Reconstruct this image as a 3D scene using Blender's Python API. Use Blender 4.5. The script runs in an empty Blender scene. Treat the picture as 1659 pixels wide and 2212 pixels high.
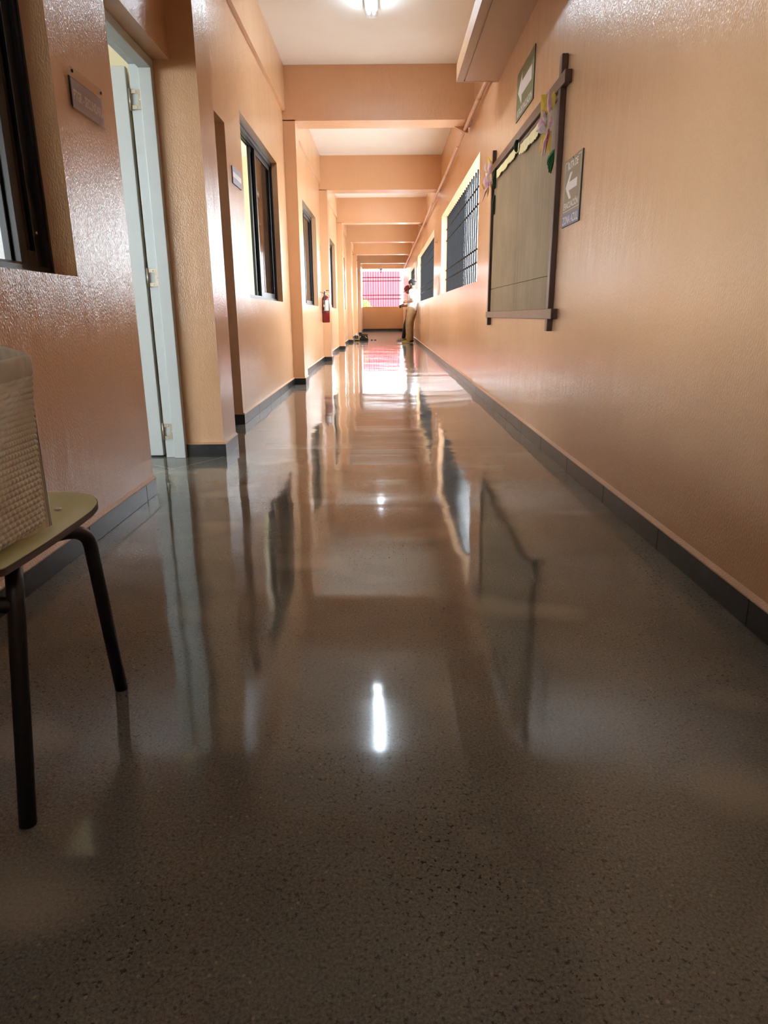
import bpy, bmesh, math, random
from mathutils import Vector, Matrix
random.seed(7)
S = bpy.context.scene
C = bpy.context.collection

# ------------------------------------------------------------------ camera
FPX, PITCH, ROLL, YAW = 1459.24, math.radians(16.315), math.radians(0.4256), math.radians(-0.116)
CAMZ = 0.8
def cam_axes(p, r, y):
    F = Vector((math.sin(y)*math.cos(p), math.cos(y)*math.cos(p), -math.sin(p)))
    X = Vector((math.cos(y), -math.sin(y), 0)); D = F.cross(X)
    c, s = math.cos(r), math.sin(r)
    return X*c + D*s, D*c - X*s, F
cd = bpy.data.cameras.new('camera'); cam = bpy.data.objects.new('camera', cd); C.objects.link(cam)
_X, _D, _F = cam_axes(PITCH, ROLL, YAW)
cam.matrix_world = Matrix(((_X.x, -_D.x, -_F.x, 0), (_X.y, -_D.y, -_F.y, 0), (_X.z, -_D.z, -_F.z, CAMZ), (0, 0, 0, 1)))
cd.sensor_fit = 'VERTICAL'; cd.sensor_height = 36.0; cd.lens = FPX/2212*36.0
cd.clip_start = 0.02; cd.clip_end = 400
S.camera = cam

# ------------------------------------------------------------------ sky and exposure
w = bpy.data.worlds.new('sky'); S.world = w; w.use_nodes = True
bg = w.node_tree.nodes['Background']
bg.inputs['Color'].default_value = (0.83, 0.925, 1.0, 1)
bg.inputs['Strength'].default_value = 6.0
S.view_settings.view_transform = 'Standard'; S.view_settings.look = 'None'
S.view_settings.gamma = 1.0; S.view_settings.use_curve_mapping = False
S.view_settings.exposure = 1.82
S.cycles.max_bounces = 8; S.cycles.diffuse_bounces = 5; S.cycles.glossy_bounces = 4
S.cycles.transparent_max_bounces = 10; S.cycles.sample_clamp_indirect = 8.0
S.cycles.caustics_reflective = False; S.cycles.caustics_refractive = False
S.cycles.use_light_tree = False; S.cycles.use_adaptive_sampling = True; S.cycles.adaptive_threshold = 0.03

# ------------------------------------------------------------------ materials
def newmat(name):
    m = bpy.data.materials.new(name); m.use_nodes = True
    nt = m.node_tree; return m, nt, nt.nodes['Principled BSDF']
def N(nt, t, **kw):
    n = nt.nodes.new(t)
    for k, v in kw.items(): setattr(n, k, v)
    return n
def pos(nt, scale=(1, 1, 1)):
    g = N(nt, 'ShaderNodeNewGeometry'); m = N(nt, 'ShaderNodeMapping')
    m.inputs['Scale'].default_value = scale
    nt.links.new(g.outputs['Position'], m.inputs['Vector']); return m.outputs['Vector']
def objc(nt, scale=(1, 1, 1)):
    g = N(nt, 'ShaderNodeTexCoord'); m = N(nt, 'ShaderNodeMapping')
    m.inputs['Scale'].default_value = scale
    nt.links.new(g.outputs['Object'], m.inputs['Vector']); return m.outputs['Vector']
def noise(nt, vec, scale, detail=2, rough=0.5):
    n = N(nt, 'ShaderNodeTexNoise'); n.inputs['Scale'].default_value = scale
    n.inputs['Detail'].default_value = detail; n.inputs['Roughness'].default_value = rough
    nt.links.new(vec, n.inputs['Vector']); return n.outputs['Fac']
def ramp(nt, fac, stops):
    r = N(nt, 'ShaderNodeValToRGB'); el = r.color_ramp.elements
    while len(el) < len(stops): el.new(0.5)
    for e, (p, c) in zip(el, stops):
        e.position = p; e.color = (c if len(c) == 4 else (*c, 1)) if not isinstance(c, (int, float)) else (c, c, c, 1)
    nt.links.new(fac, r.inputs['Fac']); return r.outputs['Color']
def mixc(nt, fac, a, b, mode='MIX'):
    m = N(nt, 'ShaderNodeMix', data_type='RGBA', blend_type=mode)
    for sock, v in ((m.inputs[0], fac), (m.inputs[6], a), (m.inputs[7], b)):
        if isinstance(v, (int, float)): sock.default_value = v
        elif isinstance(v, tuple): sock.default_value = (*v, 1) if len(v) == 3 else v
        else: nt.links.new(v, sock)
    return m.outputs[2]
def math_(nt, op, a, b=0.0):
    m = N(nt, 'ShaderNodeMath', operation=op)
    for s, v in ((m.inputs[0], a), (m.inputs[1], b)):
        if isinstance(v, (int, float)): s.default_value = v
        else: nt.links.new(v, s)
    return m.outputs[0]
def bump(nt, bs, height, dist, strength=1.0, prev=None):
    b = N(nt, 'ShaderNodeBump'); b.inputs['Distance'].default_value = dist; b.inputs['Strength'].default_value = strength
    nt.links.new(height, b.inputs['Height'])
    if prev is not None: nt.links.new(prev, b.inputs['Normal'])
    nt.links.new(b.outputs['Normal'], bs.inputs['Normal']); return b.outputs['Normal']
def plain(name, col, rough=0.5, metal=0.0, var=0.06, scale=30, bumpd=0.0, spec=0.5):
    m, nt, bs = newmat(name)
    f = noise(nt, objc(nt), scale, 3)
    a = tuple(c*(1-var) for c in col); b = tuple(min(1, c*(1+var)) for c in col)
    nt.links.new(ramp(nt, f, [(0.3, a), (0.7, b)]), bs.inputs['Base Color'])
    bs.inputs['Roughness'].default_value = rough; bs.inputs['Metallic'].default_value = metal
    bs.inputs['Specular IOR Level'].default_value = spec
    if bumpd: bump(nt, bs, f, bumpd)
    return m

def mat_paint(name, c0, c1, rough=0.18, fine=0.0015):
    m, nt, bs = newmat(name)
    big = noise(nt, pos(nt, (1, 1, .6)), 1.3, 2)
    nt.links.new(ramp(nt, big, [(0.3, c0), (0.7, c1)]), bs.inputs['Base Color'])
    bs.inputs['Roughness'].default_value = rough
    bs.inputs['Specular IOR Level'].default_value = 0.65
    n1 = bump(nt, bs, noise(nt, pos(nt, (1, 1, .5)), 190, 1, 0.65), fine)
    bump(nt, bs, noise(nt, pos(nt, (5, 5, 1.6)), 1.0, 3, 0.6), 0.006, 1.0, n1)
    return m
PEACH = mat_paint('peach_gloss_paint', (0.66, 0.385, 0.212), (0.70, 0.42, 0.24))
PEACH_ROUGH = mat_paint('peach_rough_render', (0.56, 0.335, 0.18), (0.60, 0.36, 0.20), 0.36, 0.003)
ROOMY = plain('pale_yellow_room_paint', (0.74, 0.70, 0.47), 0.6, 0, 0.04, 2)
CEIL = plain('ceiling_offwhite_paint', (0.88, 0.875, 0.86), 0.65, 0, 0.03, 1.5)

def mat_floor():
    m, nt, bs = newmat('polished_concrete')
    P = pos(nt)
    blot = noise(nt, P, 1.1, 3, 0.6)
    base = ramp(nt, blot, [(0.30, (0.112, 0.117, 0.105)), (0.52, (0.165, 0.169, 0.150)), (0.75, (0.255, 0.255, 0.225))])
    grain = noise(nt, P, 210, 2, 0.75)
    base = mixc(nt, 1.0, base, ramp(nt, grain, [(0.28, (0.55, 0.55, 0.55)), (0.72, (1.45, 1.43, 1.38))]), 'MULTIPLY')
    # aggregate: dark and pale chips, where the grinding went deeper
    area = ramp(nt, noise(nt, P, 1.7, 2, 0.6), [(0.36, 0.15), (0.60, 1.0)])
    dark = math_(nt, 'MULTIPLY', ramp(nt, noise(nt, P, 120, 2, 0.6), [(0.605, 0.0), (0.645, 1.0)]), area)
    base = mixc(nt, math_(nt, 'MULTIPLY', dark, 0.85), base, (0.016, 0.016, 0.015))
    v = N(nt, 'ShaderNodeTexVoronoi'); v.inputs['Scale'].default_value = 110; nt.links.new(P, v.inputs['Vector'])
    sep = N(nt, 'ShaderNodeSeparateColor'); nt.links.new(v.outputs['Color'], sep.inputs['Color'])
    pale = math_(nt, 'MULTIPLY', math_(nt, 'LESS_THAN', v.outputs['Distance'], 0.26), math_(nt, 'GREATER_THAN', sep.outputs[1], 0.95))
    base = mixc(nt, math_(nt, 'MULTIPLY', pale, 0.6), base, (0.34, 0.31, 0.24))
    # worn pale smears
    smear = ramp(nt, noise(nt, pos(nt, (2.2, 3.2, 1)), 1.0, 1, 0.4), [(0.60, 0.0), (0.72, 1.0)])
    base = mixc(nt, math_(nt, 'MULTIPLY', smear, 0.45), base, (0.42, 0.385, 0.31))
    # saw-cut control joints and old cracks
    sx = N(nt, 'ShaderNodeSeparateXYZ'); nt.links.new(P, sx.inputs['Vector'])
    wob = math_(nt, 'MULTIPLY', math_(nt, 'SUBTRACT', noise(nt, P, 6, 0), 0.5), 0.01)
    def line(a, b, c, wd):   # |a*x+b*y+c| < wd
        e = math_(nt, 'ADD', math_(nt, 'MULTIPLY', sx.outputs[0], a), math_(nt, 'MULTIPLY', sx.outputs[1], b))
        e = math_(nt, 'ABSOLUTE', math_(nt, 'ADD', math_(nt, 'ADD', e, c), wob)); return math_(nt, 'LESS_THAN', e, wd)
    ln = line(0, 1, -4.17, 0.0035)
    left = math_(nt, 'LESS_THAN', sx.outputs[0], -0.93)
    # seams meeting at the door sill
    l2 = math_(nt, 'MULTIPLY', line(-0.846, 0.532, -2.887, 0.004), left)
    l3 = math_(nt, 'MULTIPLY', math_(nt, 'MULTIPLY', line(0.608, 0.794, -2.155, 0.004), left), math_(nt, 'LESS_THAN', sx.outputs[0], -1.14))
    ln = math_(nt, 'MAXIMUM', ln, math_(nt, 'MAXIMUM', l2, l3))
    ln = math_(nt, 'MAXIMUM', ln, line(0, 1, -12.6, 0.006))
    base = mixc(nt, math_(nt, 'MULTIPLY', ln, 0.8), base, (0.40, 0.34, 0.24))
    nt.links.new(base, bs.inputs['Base Color'])
    nt.links.new(ramp(nt, noise(nt, P, 1.6, 2, 0.6), [(0.35, 0.05), (0.7, 0.10)]), bs.inputs['Roughness'])
    bs.inputs['IOR'].default_value = 1.52
    n1 = bump(nt, bs, noise(nt, pos(nt, (0.9, 1.3, 1)), 1.0, 2, 0.45), 0.0075)
    n2 = bump(nt, bs, noise(nt, pos(nt, (0.7, 4.2, 1)), 1.0, 2, 0.5), 0.0016, 1.0, n1)
    return m
FLOOR = mat_floor()
def mat_tile():
    m, nt, bs = newmat('dark_slate_tile')
    f = noise(nt, pos(nt, (14, 14, 30)), 1.0, 5, 0.65)
    nt.links.new(ramp(nt, f, [(0.3, (0.012, 0.012, 0.013)), (0.62, (0.022, 0.023, 0.025)), (0.8, (0.055, 0.057, 0.06))]), bs.inputs['Base Color'])
    bs.inputs['Roughness'].default_value = 0.32
    bump(nt, bs, f, 0.0008); return m
TILE = mat_tile()
BLACKALU = plain('black_aluminium', (0.012, 0.012, 0.014), 0.30, 0.0, 0.1, 60)
BARPAINT = plain('black_grille_paint', (0.009, 0.009, 0.010), 0.7, 0, 0.2, 40, 0, 0.12)
DOORP = plain('pale_grey_door_paint', (0.56, 0.60, 0.60), 0.42, 0, 0.03, 3)
HINGE = plain('hinge_brass_steel', (0.42, 0.36, 0.28), 0.38, 0.9, 0.1, 80)
STEEL = plain('bright_steel', (0.62, 0.62, 0.62), 0.3, 1.0, 0.06, 50)
GREYMETAL = plain('grey_steel', (0.30, 0.31, 0.33), 0.4, 0.7, 0.08, 50)
BLACKTUBE = plain('black_tube_paint', (0.009, 0.009, 0.009), 0.45, 0, 0.15, 40)
BLACKP = plain('black_plastic', (0.014, 0.014, 0.015), 0.5, 0, 0.1, 40)
YELLOWP = plain('yellow_plastic', (0.62, 0.40, 0.045), 0.45, 0, 0.08, 40)
WHITEP = plain('white_plastic', (0.80, 0.80, 0.80), 0.45, 0, 0.03, 30)
PAPERW = plain('white_paper', (0.78, 0.78, 0.80), 0.7, 0, 0.03, 30)
def mat_glass(name, tint, refl_rough=0.02, ior=1.5):
    m, nt, bs = newmat(name)
    nt.nodes.remove(bs); out = nt.nodes['Material Output']
    tr = N(nt, 'ShaderNodeBsdfTransparent'); tr.inputs['Color'].default_value = (*tint, 1)
    gl = N(nt, 'ShaderNodeBsdfGlossy'); gl.inputs['Roughness'].default_value = refl_rough
    wv = N(nt, 'ShaderNodeBump'); wv.inputs['Distance'].default_value = 0.002
    nt.links.new(noise(nt, pos(nt, (2, 9, 0.8)), 1.0, 2), wv.inputs['Height']); nt.links.new(wv.outputs['Normal'], gl.inputs['Normal'])
    lw = N(nt, 'ShaderNodeLayerWeight'); lw.inputs['Blend'].default_value = 0.5
    f0 = ((ior-1)/(ior+1))**2
    fr = math_(nt, 'ADD', math_(nt, 'MULTIPLY', math_(nt, 'POWER', lw.outputs['Facing'], 5.0), 1-f0), f0)
    mx = N(nt, 'ShaderNodeMixShader'); nt.links.new(fr, mx.inputs[0])
    nt.links.new(tr.outputs[0], mx.inputs[1]); nt.links.new(gl.outputs[0], mx.inputs[2])
    nt.links.new(mx.outputs[0], out.inputs['Surface']); return m
CLEAR = mat_glass('clear_glass', (0.90, 0.94, 0.92))
TINT = mat_glass('smoked_glass', (0.10, 0.09, 0.085), 0.06)
ACRYL = mat_glass('acrylic_diffuser', (0.92, 0.95, 0.98), 0.12, 1.18)
SLEEVE = mat_glass('clear_plastic_sleeve', (0.93, 0.93, 0.93), 0.12, 1.42)
def mat_emit(name, col, st):
    m, nt, bs = newmat(name)
    bs.inputs['Emission Color'].default_value = (*col, 1); bs.inputs['Emission Strength'].default_value = st
    bs.inputs['Base Color'].default_value = (0.8, 0.8, 0.8, 1); return m
TUBE = mat_emit('fluorescent_tube_glow', (0.80, 0.92, 1.0), 16)
def mat_wood(name, a, b, rough=0.4, scale=(8, 8, 40)):
    m, nt, bs = newmat(name)
    f = noise(nt, pos(nt, scale), 1.0, 5, 0.65)
    nt.links.new(ramp(nt, f, [(0.3, a), (0.7, b)]), bs.inputs['Base Color'])
    bs.inputs['Roughness'].default_value = rough
    bump(nt, bs, f, 0.0012); return m
FRAMEW = mat_wood('dark_varnished_wood', (0.050, 0.026, 0.019), (0.105, 0.055, 0.040), 0.32, (25, 9, 6))
PLYEDGE = mat_wood('plywood_edge', (0.045, 0.024, 0.017), (0.12, 0.065, 0.045), 0.5, (3, 3, 400))
def mat_board():
    m, nt, bs = newmat('raw_board_panel')
    f = noise(nt, pos(nt, (1, 26, 1.5)), 1.0, 5, 0.7)
    base = ramp(nt, f, [(0.25, (0.235, 0.160, 0.085)), (0.7, (0.345, 0.245, 0.138))])
    g = noise(nt, pos(nt, (1, 110, 30)), 1.0, 3, 0.7)
    base = mixc(nt, ramp(nt, g, [(0.62, 0.0), (0.70, 0.65)]), base, (0.12, 0.085, 0.055))
    stain = noise(nt, pos(nt), 2.2, 4, 0.6)
    base = mixc(nt, 1.0, base, ramp(nt, stain, [(0.3, (0.80, 0.78, 0.76)), (0.7, (1.1, 1.1, 1.1))]), 'MULTIPLY')
    nt.links.new(base, bs.inputs['Base Color']); bs.inputs['Roughness'].default_value = 0.72
    bump(nt, bs, g, 0.0006); return m
BOARD = mat_board()
SEATTOP = plain('pale_yellow_laminate', (0.66, 0.66, 0.40), 0.30, 0, 0.07, 5)
WEAVE = plain('cream_woven_plastic', (0.72, 0.70, 0.63), 0.42, 0, 0.08, 20)
PAPERY = plain('mustard_paper', (0.66, 0.42, 0.05), 0.7, 0, 0.1, 20)
PAPERP = plain('pink_paper', (0.64, 0.34, 0.37), 0.7, 0, 0.12, 14)
PAPERR = plain('deep_pink_paper', (0.42, 0.07, 0.09), 0.7, 0, 0.1, 20)
PAPERL = plain('pale_pink_paper', (0.66, 0.52, 0.48), 0.7, 0, 0.08, 20)
PAPERG = plain('green_crepe_paper', (0.05, 0.20, 0.075), 0.7, 0, 0.2, 40)
PAPERDG = plain('dark_green_crepe', (0.02, 0.06, 0.025), 0.7, 0, 0.2, 40)
PAPERMINT = plain('mint_paper', (0.40, 0.50, 0.38), 0.7, 0, 0.05, 40)
BORDER = plain('cream_yellow_border_paper', (0.78, 0.68, 0.36), 0.7, 0, 0.05, 20)
SIGNG = plain('olive_green_sign', (0.125, 0.150, 0.055), 0.42, 0, 0.05, 8)
SIGNB = plain('olive_brown_sign', (0.185, 0.140, 0.062), 0.40, 0, 0.05, 8)
SIGNBLUE = plain('faded_blue_band', (0.085, 0.125, 0.24), 0.4, 0, 0.08, 8)
SIGNW = plain('sign_white', (0.70, 0.64, 0.60), 0.45, 0, 0.04, 20)
SIGNEDGE = plain('sign_dark_edge', (0.03, 0.03, 0.025), 0.5)
PURPLE = plain('faded_purple_label', (0.27, 0.24, 0.30), 0.5, 0, 0.14, 24)
PURPLETXT = plain('label_letter_grey', (0.80, 0.77, 0.72), 0.5, 0, 0.05, 24)
REDP = plain('extinguisher_red', (0.15, 0.006, 0.006), 0.28, 0, 0.05, 20)
LABELGREY = plain('extinguisher_label', (0.52, 0.49, 0.42), 0.5, 0, 0.05, 50)
REDSTEEL = plain('red_corrugated_sheet', (0.34, 0.022, 0.032), 0.6, 0, 0.05, 3)
CONCRETE = plain('pale_concrete_yard', (0.55, 0.54, 0.51), 0.85, 0, 0.08, 1)  # light concrete, the yard's own pale colour
LEAF = plain('lime_leaf', (0.19, 0.34, 0.035), 0.6, 0, 0.35, 5)
PIPE = plain('peach_painted_conduit', (0.58, 0.33, 0.20), 0.3, 0, 0.08, 10)
SKIN1 = plain('skin_tan', (0.34, 0.165, 0.095), 0.5, 0, 0.06, 20)
SKIN2 = plain('skin_brown', (0.22, 0.095, 0.055), 0.5, 0, 0.06, 20)
HAIR = plain('black_hair', (0.010, 0.008, 0.008), 0.6)
TEE = plain('white_cotton', (0.62, 0.65, 0.72), 0.85, 0, 0.03, 12, 0.004)
KHAKI = plain('khaki_cotton', (0.33, 0.205, 0.095), 0.85, 0, 0.18, 9, 0.012)
OLIVE = plain('olive_grey_cotton', (0.30, 0.29, 0.22), 0.85, 0, 0.1, 9, 0.006)
BLACKC = plain('black_cotton', (0.010, 0.010, 0.012), 0.85, 0, 0.2, 12, 0.006)
MAROON = plain('maroon_knit', (0.16, 0.022, 0.028), 0.85, 0, 0.35, 16, 0.003)
SHOE = plain('tan_suede_shoe', (0.34, 0.27, 0.13), 0.8, 0, 0.15, 25)
SHOEY = plain('mustard_suede_shoe', (0.36, 0.30, 0.07), 0.8, 0, 0.2, 25)
SOLE = plain('shoe_sole_tan', (0.45, 0.33, 0.19), 0.7)
PHONE = plain('dark_phone', (0.03, 0.032, 0.04), 0.25)

# ------------------------------------------------------------------ mesh helpers
class MB:
    def __init__(s): s.v = []; s.f = []
    def add(s, vs, fs):
        o = len(s.v); s.v += [tuple(p) for p in vs]; s.f += [tuple(i+o for i in f) for f in fs]; return s
    def box(s, x0, x1, y0, y1, z0, z1):
        return s.add([(x0, y0, z0), (x1, y0, z0), (x1, y1, z0), (x0, y1, z0), (x0, y0, z1), (x1, y0, z1), (x1, y1, z1), (x0, y1, z1)],
                     [(0, 3, 2, 1), (4, 5, 6, 7), (0, 1, 5, 4), (1, 2, 6, 5), (2, 3, 7, 6), (3, 0, 4, 7)])
    def hexa(s, p):  # 8 points, bottom ring then top ring
        return s.add(p, [(0, 3, 2, 1), (4, 5, 6, 7), (0, 1, 5, 4), (1, 2, 6, 5), (2, 3, 7, 6), (3, 0, 4, 7)])
    def prism(s, pts, axis, a, b):   # 2D outline extruded along an axis (0 x, 1 y, 2 z)
        def P(u, v, t): return [(t, u, v), (u, t, v), (u, v, t)][axis]
        n = len(pts)
        return s.add([P(u, v, a) for u, v in pts] + [P(u, v, b) for u, v in pts],
                     [tuple(range(n))[::-1], tuple(range(n, 2*n))] + [(i, (i+1) % n, n+(i+1) % n, n+i) for i in range(n)])
    def tube(s, pts, r, seg=10, cap=True):
        pts = [Vector(p) for p in pts]; n = len(pts); rs = r if isinstance(r, (list, tuple)) else [r]*n
        ref = None; rings = []
        for i, p in enumerate(pts):
            t = (pts[min(i+1, n-1)] - pts[max(i-1, 0)]).normalized()
            if ref is None:
                ref = t.cross(Vector((0, 0, 1)) if abs(t.z) < .9 else Vector((1, 0, 0))).normalized()
            ref = (ref - t*ref.dot(t)).normalized(); b = t.cross(ref)
            rings.append([p + (ref*math.cos(2*math.pi*k/seg) + b*math.sin(2*math.pi*k/seg))*rs[i] for k in range(seg)])
        vs = [q for ring in rings for q in ring]
        fs = [(i*seg+k, i*seg+(k+1) % seg, (i+1)*seg+(k+1) % seg, (i+1)*seg+k) for i in range(n-1) for k in range(seg)]
        if cap: fs += [tuple(range(seg))[::-1], tuple(range((n-1)*seg, n*seg))]
        return s.add(vs, fs)
    def lathe(s, prof, c, seg=20):  # (r, z) profile about vertical axis at c
        vs = []; fs = []
        for r, z in prof:
            for k in range(seg): a = 2*math.pi*k/seg; vs.append((c[0]+r*math.cos(a), c[1]+r*math.sin(a), c[2]+z))
        for i in range(len(prof)-1):
            for k in range(seg): fs.append((i*seg+k, i*seg+(k+1) % seg, (i+1)*seg+(k+1) % seg, (i+1)*seg+k))
        fs += [tuple(range(seg))[::-1], tuple(range((len(prof)-1)*seg, len(prof)*seg))]
        return s.add(vs, fs)
    def ell(s, c, r, seg=14, rg=9, M=None):
        vs = []; fs = []
        for i in range(rg+1):
            th = math.pi*i/rg
            for k in range(seg):
                a = 2*math.pi*k/seg
                d = Vector((r[0]*math.sin(th)*math.cos(a), r[1]*math.sin(th)*math.sin(a), r[2]*math.cos(th)))
                if M is not None: d = M @ d
                vs.append((c[0]+d.x, c[1]+d.y, c[2]+d.z))
        for i in range(rg):
            for k in range(seg): fs.append((i*seg+k, (i+1)*seg+k, (i+1)*seg+(k+1) % seg, i*seg+(k+1) % seg))
        return s.add(vs, fs)
    def limb(s, pts, rs, seg=12):   # tapered limb with round ends
        for p, r in zip(pts, rs): s.ell(p, (r, r, r), seg, 8)
        return s.tube(pts, list(rs), seg)
    def build(s, name, mat, parent=None, smooth=False, bevel=0.0, **tags):
        o3 = Vector(parent['_w']) if parent is not None and '_w' in parent else Vector((0, 0, 0))
        me = bpy.data.meshes.new(name)
        me.from_pydata([tuple(Vector(v)-o3) for v in s.v], [], s.f); me.validate(); me.update()
        me.materials.append(mat)
        o = bpy.data.objects.new(name, me); C.objects.link(o)
        if smooth:
            for p in me.polygons: p.use_smooth = True
        if bevel:
            b = o.modifiers.new('bevel', 'BEVEL'); b.width = bevel; b.segments = 2; b.limit_method = 'ANGLE'
        if parent is not None:
            o.parent = parent; o['_w'] = list(o3)
        tag(o, **tags); return o
def tag(o, label=None, category=None, group=None, kind=None):
    for k, v in (('label', label), ('category', category), ('group', group), ('kind', kind)):
        if v: o[k] = v
    return o
def empty(name, loc, **tags):
    o = bpy.data.objects.new(name, None); C.objects.link(o); o.location = loc; o['_w'] = list(loc)
    o.empty_display_size = 0.1; return tag(o, **tags)
def share(src, name, parent, off):   # a copy of a part, shifted
    o = src.copy(); C.objects.link(o); o.parent = parent; o.location = Vector(src.location) + Vector(off); return o
def box(name, mat, x0, x1, y0, y1, z0, z1, parent=None, bevel=0.0, **tags):
    return MB().box(x0, x1, y0, y1, z0, z1).build(name, mat, parent, False, bevel, **tags)
def fuse(name, mb, mat, parent, voxel, smooth_it=4, **tags):   # several overlapping forms become one continuous skin
    o = mb.build(name, mat, parent, True)
    r = o.modifiers.new('r', 'REMESH'); r.mode = 'VOXEL'; r.voxel_size = voxel
    sm = o.modifiers.new('s', 'SMOOTH'); sm.iterations = smooth_it; sm.factor = 0.5
    dg = bpy.context.evaluated_depsgraph_get(); me = bpy.data.meshes.new_from_object(o.evaluated_get(dg))
    old = o.data; o.modifiers.clear(); o.data = me; bpy.data.meshes.remove(old); me.name = name
    me.materials.clear(); me.materials.append(mat)
    for p in me.polygons: p.use_smooth = True
    return tag(o, **tags)
def lettering(txt, origin, udir, size, mat, parent, width=None, height=None, bold=0.0, name='lettering', depth=0.0006):
    cu = bpy.data.curves.new('t', 'FONT'); cu.body = txt; cu.size = 1.0; cu.align_x = 'CENTER'; cu.align_y = 'CENTER'
    cu.offset = bold; cu.extrude = 0.0; cu.resolution_u = 3
    t = bpy.data.objects.new('t', cu); C.objects.link(t)
    dg = bpy.context.evaluated_depsgraph_get(); dg.update()
    me = bpy.data.meshes.new_from_object(t.evaluated_get(dg))
    bpy.data.objects.remove(t); bpy.data.curves.remove(cu)
    xs = [v.co.x for v in me.vertices]; ys = [v.co.y for v in me.vertices]
    sx = (width/(max(xs)-min(xs))) if width else size; sy = (height/(max(ys)-min(ys))) if height else (size if not width else sx)
    cx, cy = (max(xs)+min(xs))/2, (max(ys)+min(ys))/2
    o3 = Vector(parent['_w']); U = Vector(udir); V = Vector((0, 0, 1)); W_ = U.cross(V)
    for v in me.vertices:
        v.co = Vector(origin) + U*((v.co.x-cx)*sx) + V*((v.co.y-cy)*sy) + W_*depth - o3
    me.materials.clear(); me.materials.append(mat); me.name = name
    o = bpy.data.objects.new(name, me); C.objects.link(o); o.parent = parent; return o
def wall_shell(name, mat, x0, x1, y0, y1, z0, z1, holes, **tags):
    ys = sorted({y0, y1, *[h[0] for h in holes], *[h[1] for h in holes]}); zs = sorted({z0, z1, *[h[2] for h in holes], *[h[3] for h in holes]})
    ys = [y for y in ys if y0 <= y <= y1]; zs = [z for z in zs if z0 <= z <= z1]
    def solid(i, j):
        if i < 0 or j < 0 or i >= len(ys)-1 or j >= len(zs)-1: return False
        cy, cz = (ys[i]+ys[i+1])/2, (zs[j]+zs[j+1])/2
        return not any(h[0] < cy < h[1] and h[2] < cz < h[3] for h in holes)
    m = MB()
    for i in range(len(ys)-1):
        for j in range(len(zs)-1):
            if not solid(i, j): continue
            a, b, c, d = ys[i], ys[i+1], zs[j], zs[j+1]
            m.add([(x0, a, c), (x0, b, c), (x0, b, d), (x0, a, d)], [(0, 3, 2, 1)])
            m.add([(x1, a, c), (x1, b, c), (x1, b, d), (x1, a, d)], [(0, 1, 2, 3)])
            if not solid(i-1, j): m.add([(x0, a, c), (x1, a, c), (x1, a, d), (x0, a, d)], [(0, 1, 2, 3)])
            if not solid(i+1, j): m.add([(x0, b, c), (x1, b, c), (x1, b, d), (x0, b, d)], [(3, 2, 1, 0)])
            if not solid(i, j-1): m.add([(x0, a, c), (x0, b, c), (x1, b, c), (x1, a, c)], [(0, 1, 2, 3)])
            if not solid(i, j+1): m.add([(x0, a, d), (x0, b, d), (x1, b, d), (x1, a, d)], [(3, 2, 1, 0)])
    o = m.build(name, mat, **tags)
    bm = bmesh.new(); bm.from_mesh(o.data); bmesh.ops.remove_doubles(bm, verts=bm.verts, dist=1e-5)
    bmesh.ops.recalc_face_normals(bm, faces=bm.faces); bm.to_mesh(o.data); bm.free()
    return o

# ------------------------------------------------------------------ the building
XL, XP, XRF, XRN = -1.079, -0.946, 0.976, 0.962
XR = XRF
ZS, ZC = 2.807, 3.335
YB, YE = -5.0, 35.86
PIERS = [3.93 + 4.243*k for k in range(7)]
PT = 0.33
WL = [(0.72, 2.52), (-3.5, -1.7), (5.72, 7.57), (9.80, 11.66), (14.18, 16.04), (18.14, 20.0), (22.38, 24.24), (26.62, 28.48)]  # opening behind the camera is added, unseen, to light the near right wall
DL = [(3.067, 3.94, 0, 2.045), (4.25, 5.16, 0, 2.06)]
WR = [(7.43, 12.20), (13.95, 20.60), (22.50, 27.70)]
ZWL = (0.935, 2.28); ZWR = (1.125, 2.36)

box('floor', FLOOR, -6.2, 1.12, YB-.1, YE+.2, -0.12, 0.0, label='polished brown concrete corridor floor with speckled aggregate', category='floor', kind='structure')
box('ceiling', CEIL, -6.2, 1.126, YB-.1, YE+.2, ZC, ZC+0.15, label='off-white painted corridor ceiling slab', category='ceiling', kind='structure')
wall_shell('wall_left', PEACH, XL-0.15, XL, YB, YE, 0, ZC, [(a, b, *ZWL) for a, b in WL] + DL,
           label='glossy peach wall on the left with windows and doorways', category='wall', kind='structure')
wall_shell('wall_right', PEACH, XRF, XRF+0.15, YB, YE, 0, ZC, [(a, b, *ZWR) for a, b in WR],
           label='glossy peach wall on the right with barred window openings', category='wall', kind='structure')
# the nearer stretch of the right wall stands a little proud
box('wall_panel', PEACH, XRN, XRF, YB, 7.42, 0, ZC, label='proud near stretch of peach wall behind the notice board', category='wall', kind='structure')
wall_shell('wall_end', PEACH, 0, 0.15, -1.079, XRF, 0, ZC, [(-1.06, XRF, 1.166, 2.98)],
           label='low peach wall closing the far end of corridor', category='wall', kind='structure')
we = bpy.data.objects['wall_end']
for v in we.data.vertices: v.co = (v.co.y, YE + v.co.x, v.co.z)
we.data.flip_normals()
wall_shell('wall_back', PEACH, 0, .12, XL, XRF, 0, ZC, [], label='peach wall closing the near end of corridor', category='wall', kind='structure')
wk = bpy.data.objects['wall_back']
for v in wk.data.vertices: v.co = (v.co.y, YB - .12 + v.co.x, v.co.z)
wk.data.flip_normals()

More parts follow.
